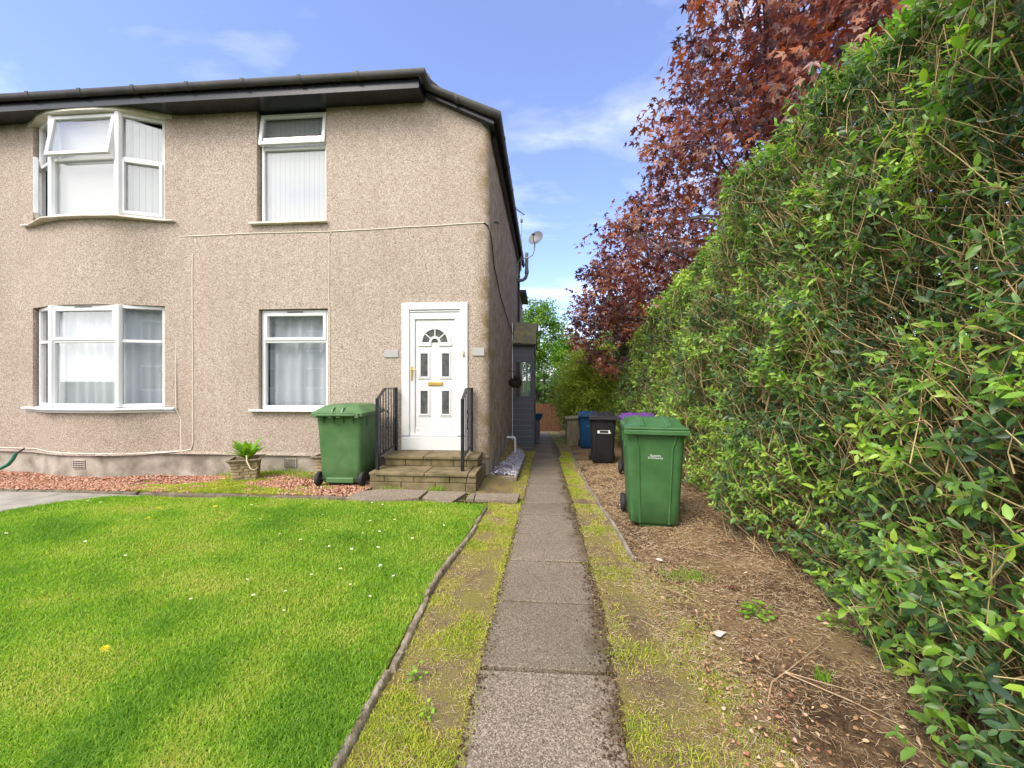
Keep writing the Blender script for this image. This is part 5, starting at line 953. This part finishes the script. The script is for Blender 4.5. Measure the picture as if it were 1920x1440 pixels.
b = MB().tube([(-4.42, 5.66, 0.36), (-4.33, 5.55, 0.30), (-4.22, 5.48, 0.21), (-4.14, 5.46, 0.20), (-4.10, 5.47, 0.235)], [0.012, 0.011, 0.010, 0.009, 0.008], 6); tag(b.build('dead_stalk', M['litterstalk'], smooth=60), 'pale dead stalk hanging over the planter rim', 'stalk')

# weeds and tufts ---------------------------------------------------------
def tuft(c, n_, h_, sp_, label, m=None, group='grass tufts growing in the gravel and soil'):
    pos = np.array(c) + np.stack([rng.normal(0, sp_, n_), rng.normal(0, sp_ * 0.6, n_), np.zeros(n_)], 1)
    sv = blades(pos - np.array(c), rng.uniform(0.5, 1.1, n_) * h_, np.full(n_, 0.0042), np.clip(rng.normal(0.35, 0.2, n_), 0, 1), 1.0)
    o = np_mesh('grass_tuft', sv[0], sv[1], sv[2], sv[3], m or M['grass']); o.location = c; tag(o, label, 'grass tuft', group)
tuft((-5.05, 6.12, -0.06), 160, 0.10, 0.14, 'low grass tuft against the plinth left of the stone planter'); tuft((-4.12, 6.10, -0.03), 300, 0.16, 0.16, 'tall grass tuft growing before the air brick'); tuft((-3.62, 5.9, 0.0), 180, 0.12, 0.12, 'grass tuft by the half hidden planter')
tuft((-2.02, 5.22, 0.0), 150, 0.10, 0.09, 'grass tuft at the foot of the steps on the left'); tuft((-1.42, 5.27, 0.0), 140, 0.11, 0.06, 'dark grass tuft at the middle of the lowest step'); tuft((1.10, 3.10, 0.02), 260, 0.05, 0.09, 'fine bright grass tuft in the bare soil before the hedge')
tuft((1.37, 2.07, 0.03), 50, 0.085, 0.022, 'thin upright grass tuft beside the forked twig'); tuft((0.62, 1.62, 0.0), 60, 0.06, 0.05, 'straw coloured grass tuft on the verge at the bottom', M['vgrass']); tuft((-0.52, 1.62, 0.0), 90, 0.055, 0.05, 'yellow green tuft on the verge beside the nearest edging stone', M['vgrass'])
tuft((0.85, 13.6, -0.6), 260, 0.22, 0.22, 'lush grass tuft at the foot of the far olive shrub')
def weed(c, n_, r_, label, s=0.03):
    a = rng.uniform(0, 2 * np.pi, n_); rr = r_ * np.sqrt(rng.uniform(0, 1, n_)); hh = rng.uniform(0.03, 0.085, n_) * (1.2 - rr / r_ * 0.7)
    pos = np.stack([rr * np.cos(a), rr * np.sin(a), hh], 1); d = np.stack([np.cos(a), np.sin(a), rng.uniform(-0.2, 0.3, n_)], 1); k = rng.normal(0, 0.25, (n_, 3)); k[:, 2] += 1
    lv = np.array(leaf_v) * [1, 1.9, 1]
    g1 = instances(lv, leaf_q, leaf_t, pos, d, k, rng.uniform(0.7, 1.1, n_) * s, rng.uniform(0, 1, n_)); g2 = sticks(np.zeros((n_, 3)) + pos * [0.2, 0.2, 0], pos, 0.0012, 0.001, np.full(n_, 0.2))
    sv = merge(g1, g2); o = np_mesh('weed', sv[0], sv[1], sv[2], sv[3], M['weed'], None, True); o.location = c; tag(o, label, 'weed', 'small weeds on the bare soil')
weed((1.33, 2.62, 0.02), 44, 0.10, 'round leaved green weed on bare soil before the hedge'); weed((1.72, 2.50, 0.03), 22, 0.09, 'sparse seedling weed right at the hedge foot', 0.028); weed((-0.50, 1.73, 0.0), 9, 0.03, 'tiny weed on the mossy verge, nearer the picture bottom', 0.02); weed((-0.62, 1.95, 0.0), 12, 0.035, 'small weed beside the lawn edging stones', 0.026)
# twigs and scraps
def twig(paths, r_, label):
    b = MB()
    for p_ in paths: b.tube([(x, y, z) for x, y, z in p_], [r_ * (1 - 0.6 * i / (len(p_) - 1)) for i in range(len(p_))], 5)
    tag(b.build('fallen_twig', M['twigmat'], smooth=60), label, 'twig', 'twigs lying on the bare soil')
M['twigmat'] = mat('dry_twig', (0.32, 0.20, 0.10), (0.50, 0.36, 0.22), 0.85, 30)
zt_ = lambda x: 0.05 * min(1, max(0, (x - 0.8) / 1.2)) + 0.018
twig([[(1.03, 1.92, zt_(1.0)), (1.10, 2.02, zt_(1.1) + 0.01), (1.22, 2.10, zt_(1.2) + 0.012), (1.36, 2.20, zt_(1.3) + 0.01), (1.55, 2.34, zt_(1.5))], [(1.20, 2.09, zt_(1.2) + 0.012), (1.34, 2.02, zt_(1.3) + 0.012), (1.48, 1.97, zt_(1.5))], [(1.2, 2.085, zt_(1.2) + 0.01), (1.40, 1.92, zt_(1.4)), (1.52, 1.78, zt_(1.5))]], 0.0038, 'long forked pale twig lying on the soil')
twig([[(0.83, 2.95, 0.02), (0.97, 2.80, 0.03), (1.05, 2.66, 0.03), (1.08, 2.50, 0.02)]], 0.0026, 'thin curved twig between the path edging and round weed')
twig([[(1.22, 3.62, 0.03), (1.45, 3.40, 0.05), (1.55, 3.2, 0.05), (1.60, 3.05, 0.04)]], 0.0026, 'bent thin twig on dark soil below the hedge skirt')
twig([[(0.60, 2.52, 0.02), (0.72, 2.38, 0.025), (0.86, 2.28, 0.02)]], 0.0024, 'straight short twig on the right verge beside the path')
def scrap(c, s, m, label, rot):
    b = MB(); b.T = Matrix.Rotation(rot, 4, 'Z'); n = 9; rr = random.Random(rot)
    ring = [(s * (0.7 + 0.5 * rr.random()) * math.cos(2 * math.pi * k / n), s * 0.6 * (0.7 + 0.5 * rr.random()) * math.sin(2 * math.pi * k / n), s * 0.35 * rr.random()) for k in range(n)]
    b.add([(0, 0, s * 0.45)] + ring + [(x * 0.9, y * 0.9, z - 0.004) for x, y, z in ring], [[0, 1 + k, 1 + (k + 1) % n] for k in range(n)] + [[1 + k, 10 + k, 10 + (k + 1) % n, 1 + (k + 1) % n] for k in range(n)] + [list(range(10, 19))])
    o = b.build('dead_leaf', m, smooth=70); o.location = Vector(c); tag(o, label, 'dead leaf', 'curled dead leaves on the soil')
M['paledead'] = mat('bleached_leaf', (0.45, 0.36, 0.26), (0.72, 0.66, 0.58), 0.8, 30); M['reddead'] = mat('red_dead_leaf', (0.10, 0.03, 0.025), (0.17, 0.06, 0.04), 0.8, 30)
scrap((1.02, 2.40, 0.025), 0.042, M['paledead'], 'whitish crumpled dead leaf near the round leaved weed', 0.4); scrap((0.95, 3.36, 0.02), 0.036, M['paledead'], 'pale folded dead leaf in front of the right green bin', 1.9); scrap((1.33, 2.92, 0.03), 0.034, M['reddead'], 'dark red dead leaf beside the fine grass tuft', 2.7)

# flowers in the lawn ------------------------------------------------------
def flower(kind):
    b = MB()
    if kind == 'daisy':
        for k in range(11):
            a = 2 * math.pi * k / 11; c, s = math.cos(a), math.sin(a); b.add([(0.003 * c, 0.003 * s, 0.045), (0.011 * c - 0.0028 * s, 0.011 * s + 0.0028 * c, 0.048), (0.0155 * c, 0.0155 * s, 0.047), (0.011 * c + 0.0028 * s, 0.011 * s - 0.0028 * c, 0.048)], [(0, 1, 2, 3)])
        o = b.build('petals', M['petal'], FL); MB().lathe([(0.001, 0.052), (0.004, 0.051), (0.0055, 0.047), (0.004, 0.044)], 8).build('disc', M['yellow'], FL)
    else:
        rr = random.Random(3)
        for k in range(46):
            a = rr.uniform(0, 6.28); e = rr.uniform(0.15, 1.4); c, s = math.cos(a), math.sin(a); l_ = 0.021; x_, z_ = l_ * math.cos(e), 0.05 + l_ * 0.6 * math.sin(e); b.add([(0, 0, 0.05), (x_ * c - 0.002 * s, x_ * s + 0.002 * c, z_), (x_ * c + 0.002 * s, x_ * s - 0.002 * c, z_)], [(0, 1, 2)])
        b.build('petals', M['yellow'], FL)
    MB().tube([(0, 0, 0), (0, 0, 0.047)], 0.0012, 4).build('stem', M['flstem'], FL)
M['flstem'] = mat('flower_stem', (0.12, 0.26, 0.03), None, 0.6)
def copy_flower(src, loc, s, label):
    o = src.copy(); COL.objects.link(o); o.location = loc; o.scale = (s, s, s); o['label'] = label; o.rotation_euler = (random.uniform(-0.35, 0.1), random.uniform(-0.2, 0.2), random.uniform(0, 6))
    for ch in src.children: c = ch.copy(); COL.objects.link(c); c.parent = o
    return o
def lz(x, y): return float(lawn_z(x, y)) - 0.005
FL = thing('daisy', (-3.30, 4.30, lz(-3.3, 4.3)), 'small white daisy in the bright green lawn', 'daisy', 'white daisies in the lawn'); flower('daisy'); dsy = FL
dpts = [(-5.35, 4.32), (-5.15, 4.30), (-5.0, 3.35), (-4.05, 3.25), (-2.0, 4.55), (-1.85, 4.5), (-1.75, 3.95), (-1.52, 4.0), (-2.25, 3.62), (-2.05, 3.66), (-1.87, 3.72), (-1.68, 3.62), (-1.55, 3.70), (-1.42, 3.32), (-1.62, 3.28), (-1.85, 3.35), (-2.15, 3.42), (-2.45, 3.55), (-1.18, 3.55), (-0.98, 3.9), (-1.25, 3.02), (-1.08, 2.85), (-1.52, 2.92), (-1.70, 2.82), (-1.35, 2.72), (-1.15, 2.58), (-2.9, 3.9), (-2.65, 3.05), (-1.75, 2.6), (-1.92, 2.52), (-2.12, 2.72), (-2.3, 2.45), (-1.62, 2.38), (-2.35, 4.1), (-1.95, 4.2), (-1.2, 4.25), (-2.6, 4.4), (-3.4, 3.0)]
for x, y in dpts: copy_flower(dsy, (x, y, lz(x, y)), random.uniform(0.6, 1.0), 'small white daisy in the bright green lawn')
FL = thing('dandelion', (-4.25, 4.12, lz(-4.25, 4.12)), 'yellow dandelion, left of two below the stone planter', 'dandelion', 'yellow dandelions in the lawn'); flower('dandelion')
for x, y, lab in [(-3.62, 4.18, 'yellow dandelion at the far side of the lawn, below the planter'), (-4.0, 3.78, 'half open yellow dandelion nearer the lawn middle'), (-2.30, 1.92, 'big yellow dandelion in the near left of the lawn')]: copy_flower(FL, (x, y, lz(x, y)), 1.15, lab)

# ------------------------------------------------------------------ hedge
def hface(y, z):
    """x of the hedge face: bulging near the ground, leaning back towards the top"""
    base = np.interp(y, [0, 1.6, 2.4, 3.3, 4.2, 6, 8, 12, 14], [1.80, 1.70, 1.84, 1.81, 1.82, 2.0, 2.12, 2.20, 2.1])
    base = base - 0.14 * np.clip(1.1 - z / 0.8, 0, 1) * np.clip((3.4 - y) / 0.8, 0, 1)
    return base + 0.075 * np.clip(z - 0.6, 0, 5) + 0.14 * np.clip(0.25 - z, 0, 1) + (vnoise(y * 1.3, z * 1.5, 71, 2) - 0.5) * 0.52
def htop(y): return np.interp(y, [0, 2.6, 3.2, 4.1, 5.9, 9, 12.4, 14], [3.9, 3.85, 3.9, 3.72, 3.42, 2.86, 2.60, 2.3]) + (vnoise(y * 1.7, y * 0 + 3, 73, 2) - 0.5) * 0.25
hg = thing('hedge', (2.4, 6, -0.1), 'tall green privet hedge with bare tan twigs along the right side', 'hedge', wa=True)
n = 8200; y, _ = None, None
u = rng.uniform(0, 1, n); y = 0.30 + 12.5 * u ** 1.5; g0 = gz(y, 2.0); tp = htop(y); zlo = 0.03 + 0.22 * np.clip((y - 2.6) / 0.8, 0, 1) * (0.5 + vnoise(y * 2.2, y * 0, 75)); z = g0 + zlo + (tp - g0 - zlo) * rng.uniform(0, 1, n) ** 0.92
fx = hface(y, z - g0); dens = vnoise(y * 2.1, z * 2.1, 77, 2); keep = rng.uniform(0, 1, n) < 0.35 + 1.15 * dens + 0.35 * (z - g0 < 0.9); y, z, fx, tp, g0 = y[keep], z[keep], fx[keep], tp[keep], g0[keep]; n = len(y)
tip = np.stack([fx + rng.normal(0, 0.07, n) + 0.03, y, z], 1)
ln = rng.uniform(0.22, 0.55, n); hi = np.clip((z - g0) / 3.5, 0, 1)
d = nrm(np.stack([-rng.uniform(0.55, 1.0, n), rng.normal(-0.05, 0.45, n), rng.normal(0.35, 0.35, n) + 0.35 * hi], 1))
st_ = tip - d * ln[:, None]
nt_ = 2300; y2 = 0.30 + 12.5 * rng.uniform(0, 1, nt_) ** 1.4; tp2 = htop(y2); fx2 = hface(y2, tp2 - gz(y2, 2)); x2 = fx2 + rng.uniform(0, 1, nt_) ** 1.7 * 1.1
tip2 = np.stack([x2, y2, tp2 - 0.12 * (x2 < fx2 + 0.08) + rng.normal(0, 0.06, nt_)], 1); d2 = nrm(np.stack([rng.normal(-0.25, 0.35, nt_), rng.normal(0, 0.35, nt_), np.full(nt_, 1.0)], 1)); ln2 = rng.uniform(0.2, 0.45, nt_)
tip = np.concatenate([tip, tip2]); d = np.concatenate([d, d2]); ln = np.concatenate([ln, ln2]); st_ = tip - d * ln[:, None]; n = len(tip)
young = np.clip(vnoise(tip[:, 1] * 2.6, tip[:, 2] * 2.6, 79, 2) * 1.5 - 0.38 + rng.normal(0, 0.18, n) + 0.22 * (tip[:, 2] < 1.1) + 0.12 * (np.arange(n) >= n - nt_), 0, 1)
privet = np.array([(0, 0, 0), (0.32, 0.19, 0.05), (0.32, 0, 0), (0.32, -0.19, 0.05), (0.70, 0.165, 0.02), (0.70, 0, -0.035), (0.70, -0.165, 0.02), (1, 0, -0.11)])
gl = []
for k in range(8):
    for sgn in (1, -1):
        m_ = rng.uniform(0, 1, n) < (0.86 if k < 3 else 0.50)
        idx = np.where(m_)[0]; s_ = k * 0.030 + 0.004
        idx = idx[s_ < ln[idx] * 0.85]
        p_ = tip[idx] - d[idx] * s_; ref = rng.normal(size=(len(idx), 3)) * 0.35 + (np.array([0, 0, 1.]) if k % 2 else np.array([0, 1., 0]))
        sd2 = nrm(np.cross(d[idx], ref)) * sgn
        ld = nrm(d[idx] * (0.75 if k < 2 else 0.35) + sd2 * 0.9 + rng.normal(0, 0.22, (len(idx), 3)) + np.array([-0.12, 0, -0.05]))
        nn = np.array([-0.45, -0.15, 0.85]) + rng.normal(0, 0.42, (len(idx), 3))
        sz = rng.choice([0.036, 0.050, 0.064, 0.080], len(idx), p=[0.25, 0.3, 0.27, 0.18]) * rng.uniform(0.85, 1.15, len(idx)) * (0.72 if k == 0 else 1.0) * (1.0 + 0.012 * tip[idx, 1])
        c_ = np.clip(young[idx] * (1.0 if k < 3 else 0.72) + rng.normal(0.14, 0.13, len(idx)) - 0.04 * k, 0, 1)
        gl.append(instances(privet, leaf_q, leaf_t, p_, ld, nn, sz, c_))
ni = 34000; y = 0.3 + 12.5 * rng.uniform(0, 1, ni) ** 1.3; g0 = gz(y, 2); z = g0 + 0.1 + (htop(y) - g0 - 0.1) * rng.uniform(0, 1, ni); x = hface(y, z - g0) + 0.12 + rng.uniform(0, 1, ni) ** 1.4 * 1.0
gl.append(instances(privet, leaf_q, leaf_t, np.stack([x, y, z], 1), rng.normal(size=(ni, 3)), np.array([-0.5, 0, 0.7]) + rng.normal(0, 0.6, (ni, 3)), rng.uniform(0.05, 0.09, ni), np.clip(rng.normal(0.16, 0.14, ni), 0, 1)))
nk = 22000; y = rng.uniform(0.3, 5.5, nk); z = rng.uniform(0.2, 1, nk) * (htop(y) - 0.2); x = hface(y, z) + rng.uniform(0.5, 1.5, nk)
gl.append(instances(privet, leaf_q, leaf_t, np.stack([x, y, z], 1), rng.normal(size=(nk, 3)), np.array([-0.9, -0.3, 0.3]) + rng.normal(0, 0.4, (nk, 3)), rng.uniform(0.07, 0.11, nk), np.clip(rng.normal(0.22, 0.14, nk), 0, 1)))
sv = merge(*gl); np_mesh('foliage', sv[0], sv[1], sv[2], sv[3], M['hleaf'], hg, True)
gb = [sticks(st_, tip, 0.0034, 0.0014, np.clip(rng.normal(0.62, 0.22, n), 0, 1), rng.normal(0, 0.012, (n, 3)))]
na = 13500; y = 0.3 + 12.4 * rng.uniform(0, 1, na) ** 1.35; g0 = gz(y, 2); z = g0 + 0.05 + (htop(y) - g0 - 0.15) * rng.uniform(0, 1, na); x = hface(y, z - g0) + rng.uniform(-0.05, 0.30, na)     # bare tan twigs
dd = nrm(np.stack([rng.normal(-0.50, 0.25, na), rng.normal(-0.1, 0.38, na), rng.normal(0.60, 0.28, na)], 1)); l_ = rng.uniform(0.10, 0.48, na); p1 = np.stack([x, y, z], 1)
rs_ = np.where(rng.uniform(0, 1, na) < 0.06, 1.9, 1.0); gb.append(sticks(p1 - dd * l_[:, None], p1, rs_ * rng.uniform(0.0022, 0.0044, na), rs_ * rng.uniform(0.0013, 0.003, na), np.clip(rng.normal(0.72, 0.22, na), 0, 1), rng.normal(0, 0.018, (na, 3))))
nb_ = 9000; y = 0.3 + 12.4 * rng.uniform(0, 1, nb_) ** 1.3; g0 = gz(y, 2); z = g0 + (htop(y) - g0 - 0.2) * rng.uniform(0, 1, nb_); x = hface(y, z - g0) + rng.uniform(0.15, 0.95, nb_)    # tangle inside
dd = nrm(rng.normal(size=(nb_, 3)) * [0.7, 0.7, 1.0] + [0, 0, 0.4]); l_ = rng.uniform(0.25, 0.7, nb_); p1 = np.stack([x, y, z], 1); gb.append(sticks(p1 - dd * l_[:, None] / 2, p1 + dd * l_[:, None] / 2, 0.004, 0.002, np.clip(rng.normal(0.38, 0.2, nb_), 0, 1), rng.normal(0, 0.02, (nb_, 3))))
ns = 460; y = rng.uniform(0.3, 12.7, ns); x0 = hface(y, 0.6) + rng.uniform(0.35, 0.9, ns); p0 = np.stack([x0, y, gz(y, 2) - 0.02], 1); p1 = p0 + np.stack([0.28 + rng.normal(0, 0.10, ns), rng.normal(0, 0.28, ns), (htop(y) - gz(y, 2)) * rng.uniform(0.5, 0.85, ns)], 1)
gb.append(sticks(p0, p1, rng.uniform(0.009, 0.021, ns), 0.004, np.clip(rng.normal(0.42, 0.18, ns), 0, 1), rng.normal(0, 0.06, (ns, 3)), 6))
sv = merge(*gb); np_mesh('branches', sv[0], sv[1], sv[2], sv[3], M['twig'], hg, True)

# ------------------------------------------------------------------ trees and shrubs
def foliage_clumps(centers, per, rad, size, template, tq, tt, bias, cmean, csd, flat=0.7, up=0.8):
    n_ = len(centers) * per; c = np.repeat(centers, per, 0); r_ = np.repeat(rad, per)
    o = rng.normal(size=(n_, 3)); o = nrm(o) * (rng.uniform(0, 1, n_) ** 0.45 * r_)[:, None] * [1, 1, flat]
    cm = np.repeat(np.clip(rng.normal(cmean, csd, len(centers)), 0, 1), per)
    d_ = nrm(o + rng.normal(size=(n_, 3)) * 0.3 * r_[:, None] + np.array(bias) * r_[:, None]); k = rng.normal(0, 0.55, (n_, 3)) + nrm(o) * 0.5; k[:, 2] += up
    return instances(template, tq, tt, c + o, d_, k, rng.uniform(0.65, 1.15, n_) * size, np.clip(cm + rng.normal(0, 0.16, n_), 0, 1))
# palmate maple leaf: five pointed lobes, cupped and drooping
def maple_leaf():
    tips = [(-100, 0.42), (-52, 0.80), (0, 1.0), (52, 0.80), (100, 0.42)]; pts = [(0.0, 0.0, 0.0)]; rim = []
    for i, (a, r_) in enumerate(tips):
        if i == 0: rim.append((-135, 0.16))
        rim.append((a - 13, r_ * 0.62)); rim.append((a, r_)); rim.append((a + 13, r_ * 0.62))
        rim.append((a + 26, 0.36) if i < 4 else (135, 0.16))
    for a, r_ in rim: x_, y_ = r_ * math.cos(R(a)), r_ * math.sin(R(a)); pts.append((x_, y_, -0.22 * r_ * r_ - 0.10 * abs(y_) + 0.03))
    return np.array(pts) - [0.0, 0, 0], [(0, i, i + 1) for i in range(1, len(rim))]
mv, mt = maple_leaf()
tree = thing('maple_tree', (5.4, 9.6, -0.3), 'large dark red maple tree rising behind the hedge', 'tree', wa=True)
SIL = ([-60, 0, 60, 110, 160, 220, 290, 330, 400, 470, 540, 600, 640, 690, 730], [1300, 1296, 1285, 1282, 1255, 1215, 1222, 1205, 1160, 1098, 1085, 1068, 1058, 1085, 1130])
cs, sn = math.cos(TH), math.sin(TH)
def crown_ok(P, margin=0):
    """keeps the crown pruned back along the line of the house eaves, as the photographed tree hangs"""
    yf = -P[:, 0] * sn + P[:, 1] * cs; px = 960 + FPX * (P[:, 0] * cs + P[:, 1] * sn) / yf; py = HY - FPX * (P[:, 2] - CH) / yf
    return px > np.interp(py, SIL[0], SIL[1]) + margin
nc = 11000; P = rng.uniform(-1, 1, (nc, 3)); rr = np.linalg.norm(P, axis=1); P = P[(rr < 1) & (rr > 0.45)] * [4.6, 7.2, 5.2] + [5.3, 10.2, 6.4]
P = P[(P[:, 2] > 1.5 + 0.12 * (P[:, 0] - 1)) & (P[:, 1] > 3.8) & (P[:, 0] > 0.7) & (P[:, 0] < 7.5)]
lowb = np.stack([rng.uniform(0.9, 3.4, 420), rng.uniform(10.5, 16, 420), rng.uniform(1.7, 4.6, 420)], 1); P = np.concatenate([P, lowb]); near = np.stack([rng.uniform(2.7, 4.6, 260), rng.uniform(3.6, 6.5, 260), rng.uniform(3.9, 7.0, 260)], 1); P = np.concatenate([P, near])
P = P[(vnoise(P[:, 1] * 1.1 + P[:, 0] * 0.6, P[:, 2] * 1.1 - P[:, 0] * 0.5, 93, 2) + 0.12 * (rng.uniform(0, 1, len(P)) - 0.5)) > 0.405]
P = P[crown_ok(P, -16 + 120 * np.clip(vnoise(P[:, 2] * 0.8, P[:, 1] * 0.5, 95, 2) - 0.35, 0, 1) + 8 * np.abs(rng.normal(size=len(P))))]
g1 = foliage_clumps(P, 14, rng.uniform(0.22, 0.42, len(P)), 0.124, mv, None, mt, (-0.25, -0.15, -0.45), 0.45, 0.24, 0.75, 0.9)
np_mesh('crown', g1[0], g1[1], g1[2], g1[3], M['mleaf'], tree)
b = MB(); base = Vector((5.4, 9.6, -0.35)); b.tube([base, base + Vector((0.05, 0, 1.5)), base + Vector((-0.05, 0.1, 3.2)), base + Vector((0.1, 0, 5.5)), base + Vector((0, 0, 9))], [0.24, 0.19, 0.17, 0.12, 0.04], 10); b.build('trunk', M['bark'], tree, smooth=60)
b = MB(); rr = random.Random(5)
sel = P[rng.choice(len(P), 150, replace=False)]
for c in sel:
    c = Vector(c); z0 = min(max(c.z - rr.uniform(0.8, 2.2), 1.6), 7.5); s_ = Vector((5.4, 9.6, z0 - 0.2)); m1 = s_.lerp(c, 0.45) + Vector((rr.uniform(-.2, .2), rr.uniform(-.2, .2), 0.35)); b.tube([s_, m1, s_.lerp(c, 0.8) + Vector((0, 0, 0.15)), c], [0.05, 0.03, 0.016, 0.005], 5)
b.build('limb', M['bark'], tree, smooth=60)
def bush(name, c, r_, nclump, per, size, m, label, cat, group=None, trunk=True, cmean=0.5, csd=0.22, tmpl=None):
    t = thing(name, (c[0], c[1], c[3]), label, cat, group, wa=True); P_ = rng.normal(size=(nclump, 3)); P_ = nrm(P_) * (rng.uniform(0.35, 1, nclump) ** 0.6)[:, None] * np.array(r_) * (0.75 + 0.35 * vnoise(P_[:, 0] * 3 + 9, P_[:, 2] * 3 + P_[:, 1] * 2, 91)[:, None]) + np.array(c[:3])
    P_ = P_[P_[:, 2] > c[3] + 0.08]
    g_ = foliage_clumps(P_, per, rng.uniform(0.5, 1, len(P_)) * 0.22 * min(r_), size, privet if tmpl is None else tmpl, leaf_q, leaf_t, (0, -0.1, 0.1), cmean, csd); np_mesh('crown', g_[0], g_[1], g_[2], g_[3], m, t, True)
    b = MB(); rr = random.Random(nclump)
    b.tube([(c[0], c[1], c[3] - 0.05), (c[0] + 0.05, c[1], (c[2] + c[3]) / 2), (c[0], c[1] + 0.05, c[2] + r_[2] * 0.5)], [0.05 * max(r_) + 0.03, 0.035 * max(r_) + 0.02, 0.01], 8)
    for p_ in P_[rng.choice(len(P_), min(40, len(P_)), replace=False)]: b.tube([(c[0], c[1], max(c[3], c[2] - r_[2] * 0.5)), ((c[0] + p_[0]) / 2, (c[1] + p_[1]) / 2, (c[2] + p_[2]) / 2 + 0.1), tuple(p_)], [0.03, 0.018, 0.005], 5)
    b.build('trunk', M['bark'], t, smooth=60); return t
bush('shrub', (1.85, 15.0, 0.95, -0.72), (1.50, 1.5, 1.95), 1150, 60, 0.085, M['oleaf'], 'rounded olive green shrub beyond the hedge at the far bins', 'shrub', cmean=0.70)
bush('tree', (-0.35, 27.5, 4.2, -1.05), (2.4, 2.0, 2.9), 330, 40, 0.20, M['gleaf'], 'bright yellow green tree far behind the porch', 'tree', 'trees beyond the gate', cmean=0.55)
bush('tree', (1.9, 25.0, 2.3, -1.05), (1.9, 1.6, 2.2), 260, 40, 0.17, M['gleaf'], 'low bright green tree behind the maple, lit at the top', 'tree', 'trees beyond the gate', cmean=0.45)
bush('shrub', (0.15, 21.6, 0.7, -1.05), (1.7, 1.0, 1.6), 330, 40, 0.11, M['dleaf'], 'dark green shrub above the brown board gate', 'shrub', cmean=0.45)
bush('shrub', (1.9, 18.9, 0.9, -1.0), (1.2, 1.4, 1.8), 330, 40, 0.10, M['dleaf'], 'deep green shrub between the olive shrub and the gate', 'shrub', cmean=0.5)
bush('tree', (5.5, 24, 3.5, -1.05), (3.2, 2.2, 3.6), 300, 36, 0.22, M['dleaf'], 'dark tree hidden behind the red maple', 'tree', 'trees beyond the gate', cmean=0.5)

# ------------------------------------------------------------------ houses across the road, mirrored in the windows
def far_house(x0, x1, y, label):
    t = thing('far_house', ((x0 + x1) / 2, y - 4, 0), label, 'house', 'houses across the road', wa=True); MB().box(x0, y - 8, 0, x1, y, 5.2).build('wall', M['roughcast'], t)
    b = MB(); b.add([(x0 - .4, y + .4, 5.2), (x1 + .4, y + .4, 5.2), (x1 + .4, y - 8.4, 5.2), (x0 - .4, y - 8.4, 5.2), (x0 + 3, y - 4, 8.0), (x1 - 3, y - 4, 8.0)], [(0, 1, 5, 4), (1, 2, 5), (2, 3, 4, 5), (3, 0, 4), (3, 2, 1, 0)]); b.build('roof', M['slate_roof'], t)
    for zz in (0.9, 3.4):
        for k in range(4): xx = x0 + 1 + k * (x1 - x0 - 3.0) / 3; wd = MB().box(xx, y + 0.002, zz, xx + 1.3, y + 0.06, zz + 1.4).build('window', M['upvc'], t); MB().box(xx + 0.1, y + 0.062, zz + 0.1, xx + 1.2, y + 0.07, zz + 1.3).build('pane', M['darkglass'], wd)
far_house(-27, -14, -13, 'pale house across the road mirrored in the ground floor bay'); far_house(-11, 2, -14.5, 'pale house across the road mirrored in the front door glass')
